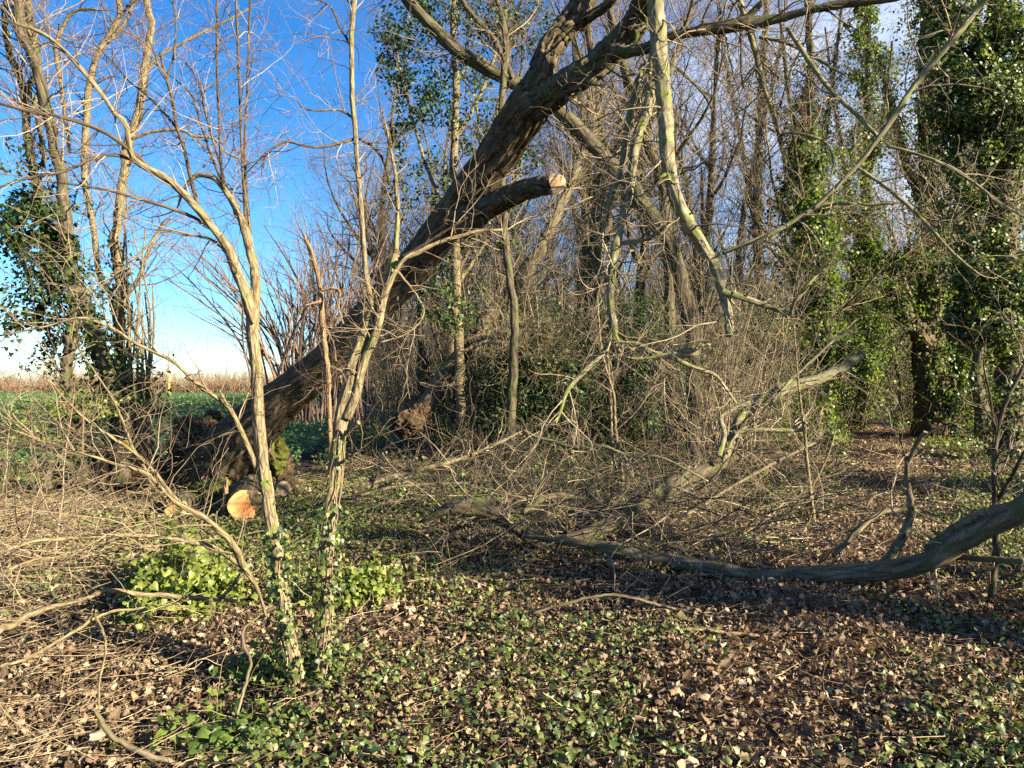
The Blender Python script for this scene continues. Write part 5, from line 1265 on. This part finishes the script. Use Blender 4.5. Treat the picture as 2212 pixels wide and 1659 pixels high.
# thin saplings on the right in front
drawn_tree('thin_sapling', 'thin dark sapling at the right edge growing beside the rising fallen limb', (2140, 1290), 5.6, [
 ('stem', [(2142, 1290, 15), (2150, 1180, 15), (2152, 1100, 14), (2148, 1020, 13), (2152, 950, 12), (2170, 880, 11), (2200, 810, 9), (2230, 740, 7), (2270, 640, 4)], (5.6, 5.4)),
 ('branch', [(2152, 1090, 9), (2190, 1020, 8), (2230, 950, 6), (2290, 880, 4)], (5.55, 5.2)), ('branch', [(2150, 950, 6), (2140, 860, 5), (2125, 790, 4), (2130, 730, 3)], (5.5, 5.5))], 1100, M['bark'], 26, 80, (.15, .5))
drawn_tree('thin_sapling', 'thin pale sapling standing in the brush right of the mossy bough', (1742, 1130), 9, [
 ('stem', [(1760, 1140, 9), (1752, 1080, 9), (1743, 1000, 8), (1738, 930, 7), (1725, 830, 5), (1715, 700, 3)], (9, 9)), ('branch', [(1750, 1060, 5), (1790, 980, 4), (1810, 900, 3)], (9, 9))], 1110, M['hazel'], 16, 50, (.15, .5))
drawn_tree('thin_sapling', 'thin twin rodded sapling standing in the brush below the hanging branches', (1335, 1080), 10.4, [
 ('stem', [(1345, 1085, 10), (1342, 1000, 9), (1330, 930, 8), (1325, 850, 6), (1300, 760, 5), (1290, 640, 3)], (10.4, 10.2)), ('stem', [(1340, 1085, 8), (1322, 960, 7), (1318, 850, 6), (1310, 720, 3)], (10.4, 10.6)), ('branch', [(1330, 930, 6), (1380, 880, 5), (1430, 800, 4), (1480, 740, 2)], (10.4, 10))], 1120, M['hazel'], 30, 100, (.2, .8), tw='redtwig')

# ------------------------------------------------------------------ the wood behind: repeats
protos = []
lab_t = 'bare tree among the many others crowded in the wood behind the leaning tree'
grp_t = 'bare trees crowded in the wood behind'
for k, (h, r, nl, mt) in enumerate([(13, .17, 12, 'bark'), (11, .12, 12, 'hazel'), (15, .22, 13, 'bark'), (10, .10, 11, 'hazel'), (12, .14, 12, 'bark')]):
    o, _, _ = bare_tree(lab_t, h, r, 1200 + 11 * k, M[mt], nl, 70, 380, 1000, lean=(.12 * (-1)**k, .03 * k), twm=['twig', 'redtwig', 'twig', 'paletwig', 'redtwig'][k], group=grp_t)
    protos.append(o)
rng = np.random.default_rng(1300)
spots = []
tries = 0
while len(spots) < 84 and tries < 9000:
    tries += 1
    d = rng.uniform(18, 58); x = rng.uniform(-.17 * d + .5, .66 * d)
    if on_field(np.array(x), np.array(d)): continue
    if float(path_dist(np.array([x]), np.array([d]))[0]) < 1.0: continue
    if d < 40 and x / d > .27 and rng.uniform() < .82: continue
    if any((x - a)**2 + (d - c)**2 < (1.5 + d * .03)**2 for a, c in spots): continue
    spots.append((x, d))
for k, (x, d) in enumerate(spots):
    z = float(hgt(np.array(x), np.array(d))) - .05
    if k < 5: o = protos[k]; o.location = (x, d, z); o.rotation_euler = (0, 0, rng.uniform(0, 6.28))
    else: dup(protos[k % 5], (x, d, z), rng.uniform(0, 6.28), rng.uniform(.75, 1.15))
protos = []
lab_c = 'shrub of thin bare rods, one of many filling the wood behind the brushwood'
grp_c = 'bare coppice shrubs filling the wood'
for k in range(5):
    protos.append(coppice(lab_c, 1400 + k, 20 + 3 * k, (2.4, 5.2), ['twig', 'paletwig', 'redtwig', 'twig', 'paletwig'][k], grp_c, 380))
spots = []; tries = 0
while len(spots) < 66 and tries < 9000:
    tries += 1
    d = 12.5 + 34 * rng.uniform()**1.3; x = rng.uniform(-.19 * d + .6, .70 * d + 2)
    pdist = float(path_dist(np.array([x]), np.array([d]))[0])
    if pdist < 1.1 + .02 * d: continue
    if d < 16 and x < 1.2: continue
    if d < 20 and x / d > .42: continue
    if d < 25 and -.1 < x / d < .24 and rng.uniform() < .8: continue
    if d < 25 and x / d > .3: continue
    if d < 24 and abs(x / d - (2015 - 1106) / F) < .07: continue
    if any((x - a)**2 + (d - c)**2 < (1.3 + .012 * d)**2 for a, c in spots): continue
    spots.append((x, d))
for k, (x, d) in enumerate(spots):
    z = float(hgt(np.array(x), np.array(d))) - .03
    if k < 5: o = protos[k]; o.location = (x, d, z); o.rotation_euler = (0, 0, rng.uniform(0, 6.28))
    else: dup(protos[k % 5], (x, d, z), rng.uniform(0, 6.28), rng.uniform(.7, 1.2))
# the far side of the wood reads as one mass
rng = np.random.default_rng(1500)
n = 2600
d = rng.uniform(56, 92, n); x = rng.uniform(-.19, .78, n) * d
h = rng.uniform(3, 15, n) * (.6 + .4 * rng.uniform(size=n))
K = 9; D = nrm(rng.normal(size=(n, 3)) * np.array([.14, .14, 0]) + np.array([0, 0, 1])); P = np.empty((n, K, 3)); P[:, 0] = np.stack([x, d, x * 0], -1)
for j in range(1, K): D = nrm(D + .07 * rng.normal(size=(n, 3))); P[:, j] = P[:, j - 1] + D * h[:, None] / (K - 1)
R = np.linspace(1, .15, K)[None] * (rng.uniform(.02, .16, n)**1.0)[:, None]
b = MB(); b.tube(P, R, 5, 1)
P1, R1 = kids(rng, P, R, 17000, t=(.1, 1), L=(.8, 3.4), ang=(25, 60), wander=.14, up=.06, K=5, rs=.5, rmin=.012); b.tube(P1, R1, 3, 2)
P2, R2 = kids(rng, P1, R1, 60000, t=(.1, 1), L=(.5, 1.8), ang=(25, 60), wander=.2, up=.03, K=4, rs=.6, rmin=.01); b.tube(P2, R2, 3, 3)
tag(b.build('far_wood', M['twig']), 'far bare wood closing the view behind the nearer trees', 'wood', kind='stuff')
n = 60000
d = rng.uniform(40, 80, n); x = rng.uniform(-.17, .8, n) * d; C = np.stack([x, d, rng.uniform(0, 1, n)**1.7 * 8.], -1)
k = snoise(C, .5, 8) > .1; C = C[k]; n = len(C); b = MB(); b.leaves(C, rng.normal(size=(n, 3)) + np.array([.2, -.2, .4]), rng.uniform(.12, .26, n), RHOMB, rng)
tag(b.build('far_undergrowth', M['under']), 'far green brambles and undergrowth below the distant wood', 'undergrowth', kind='stuff')
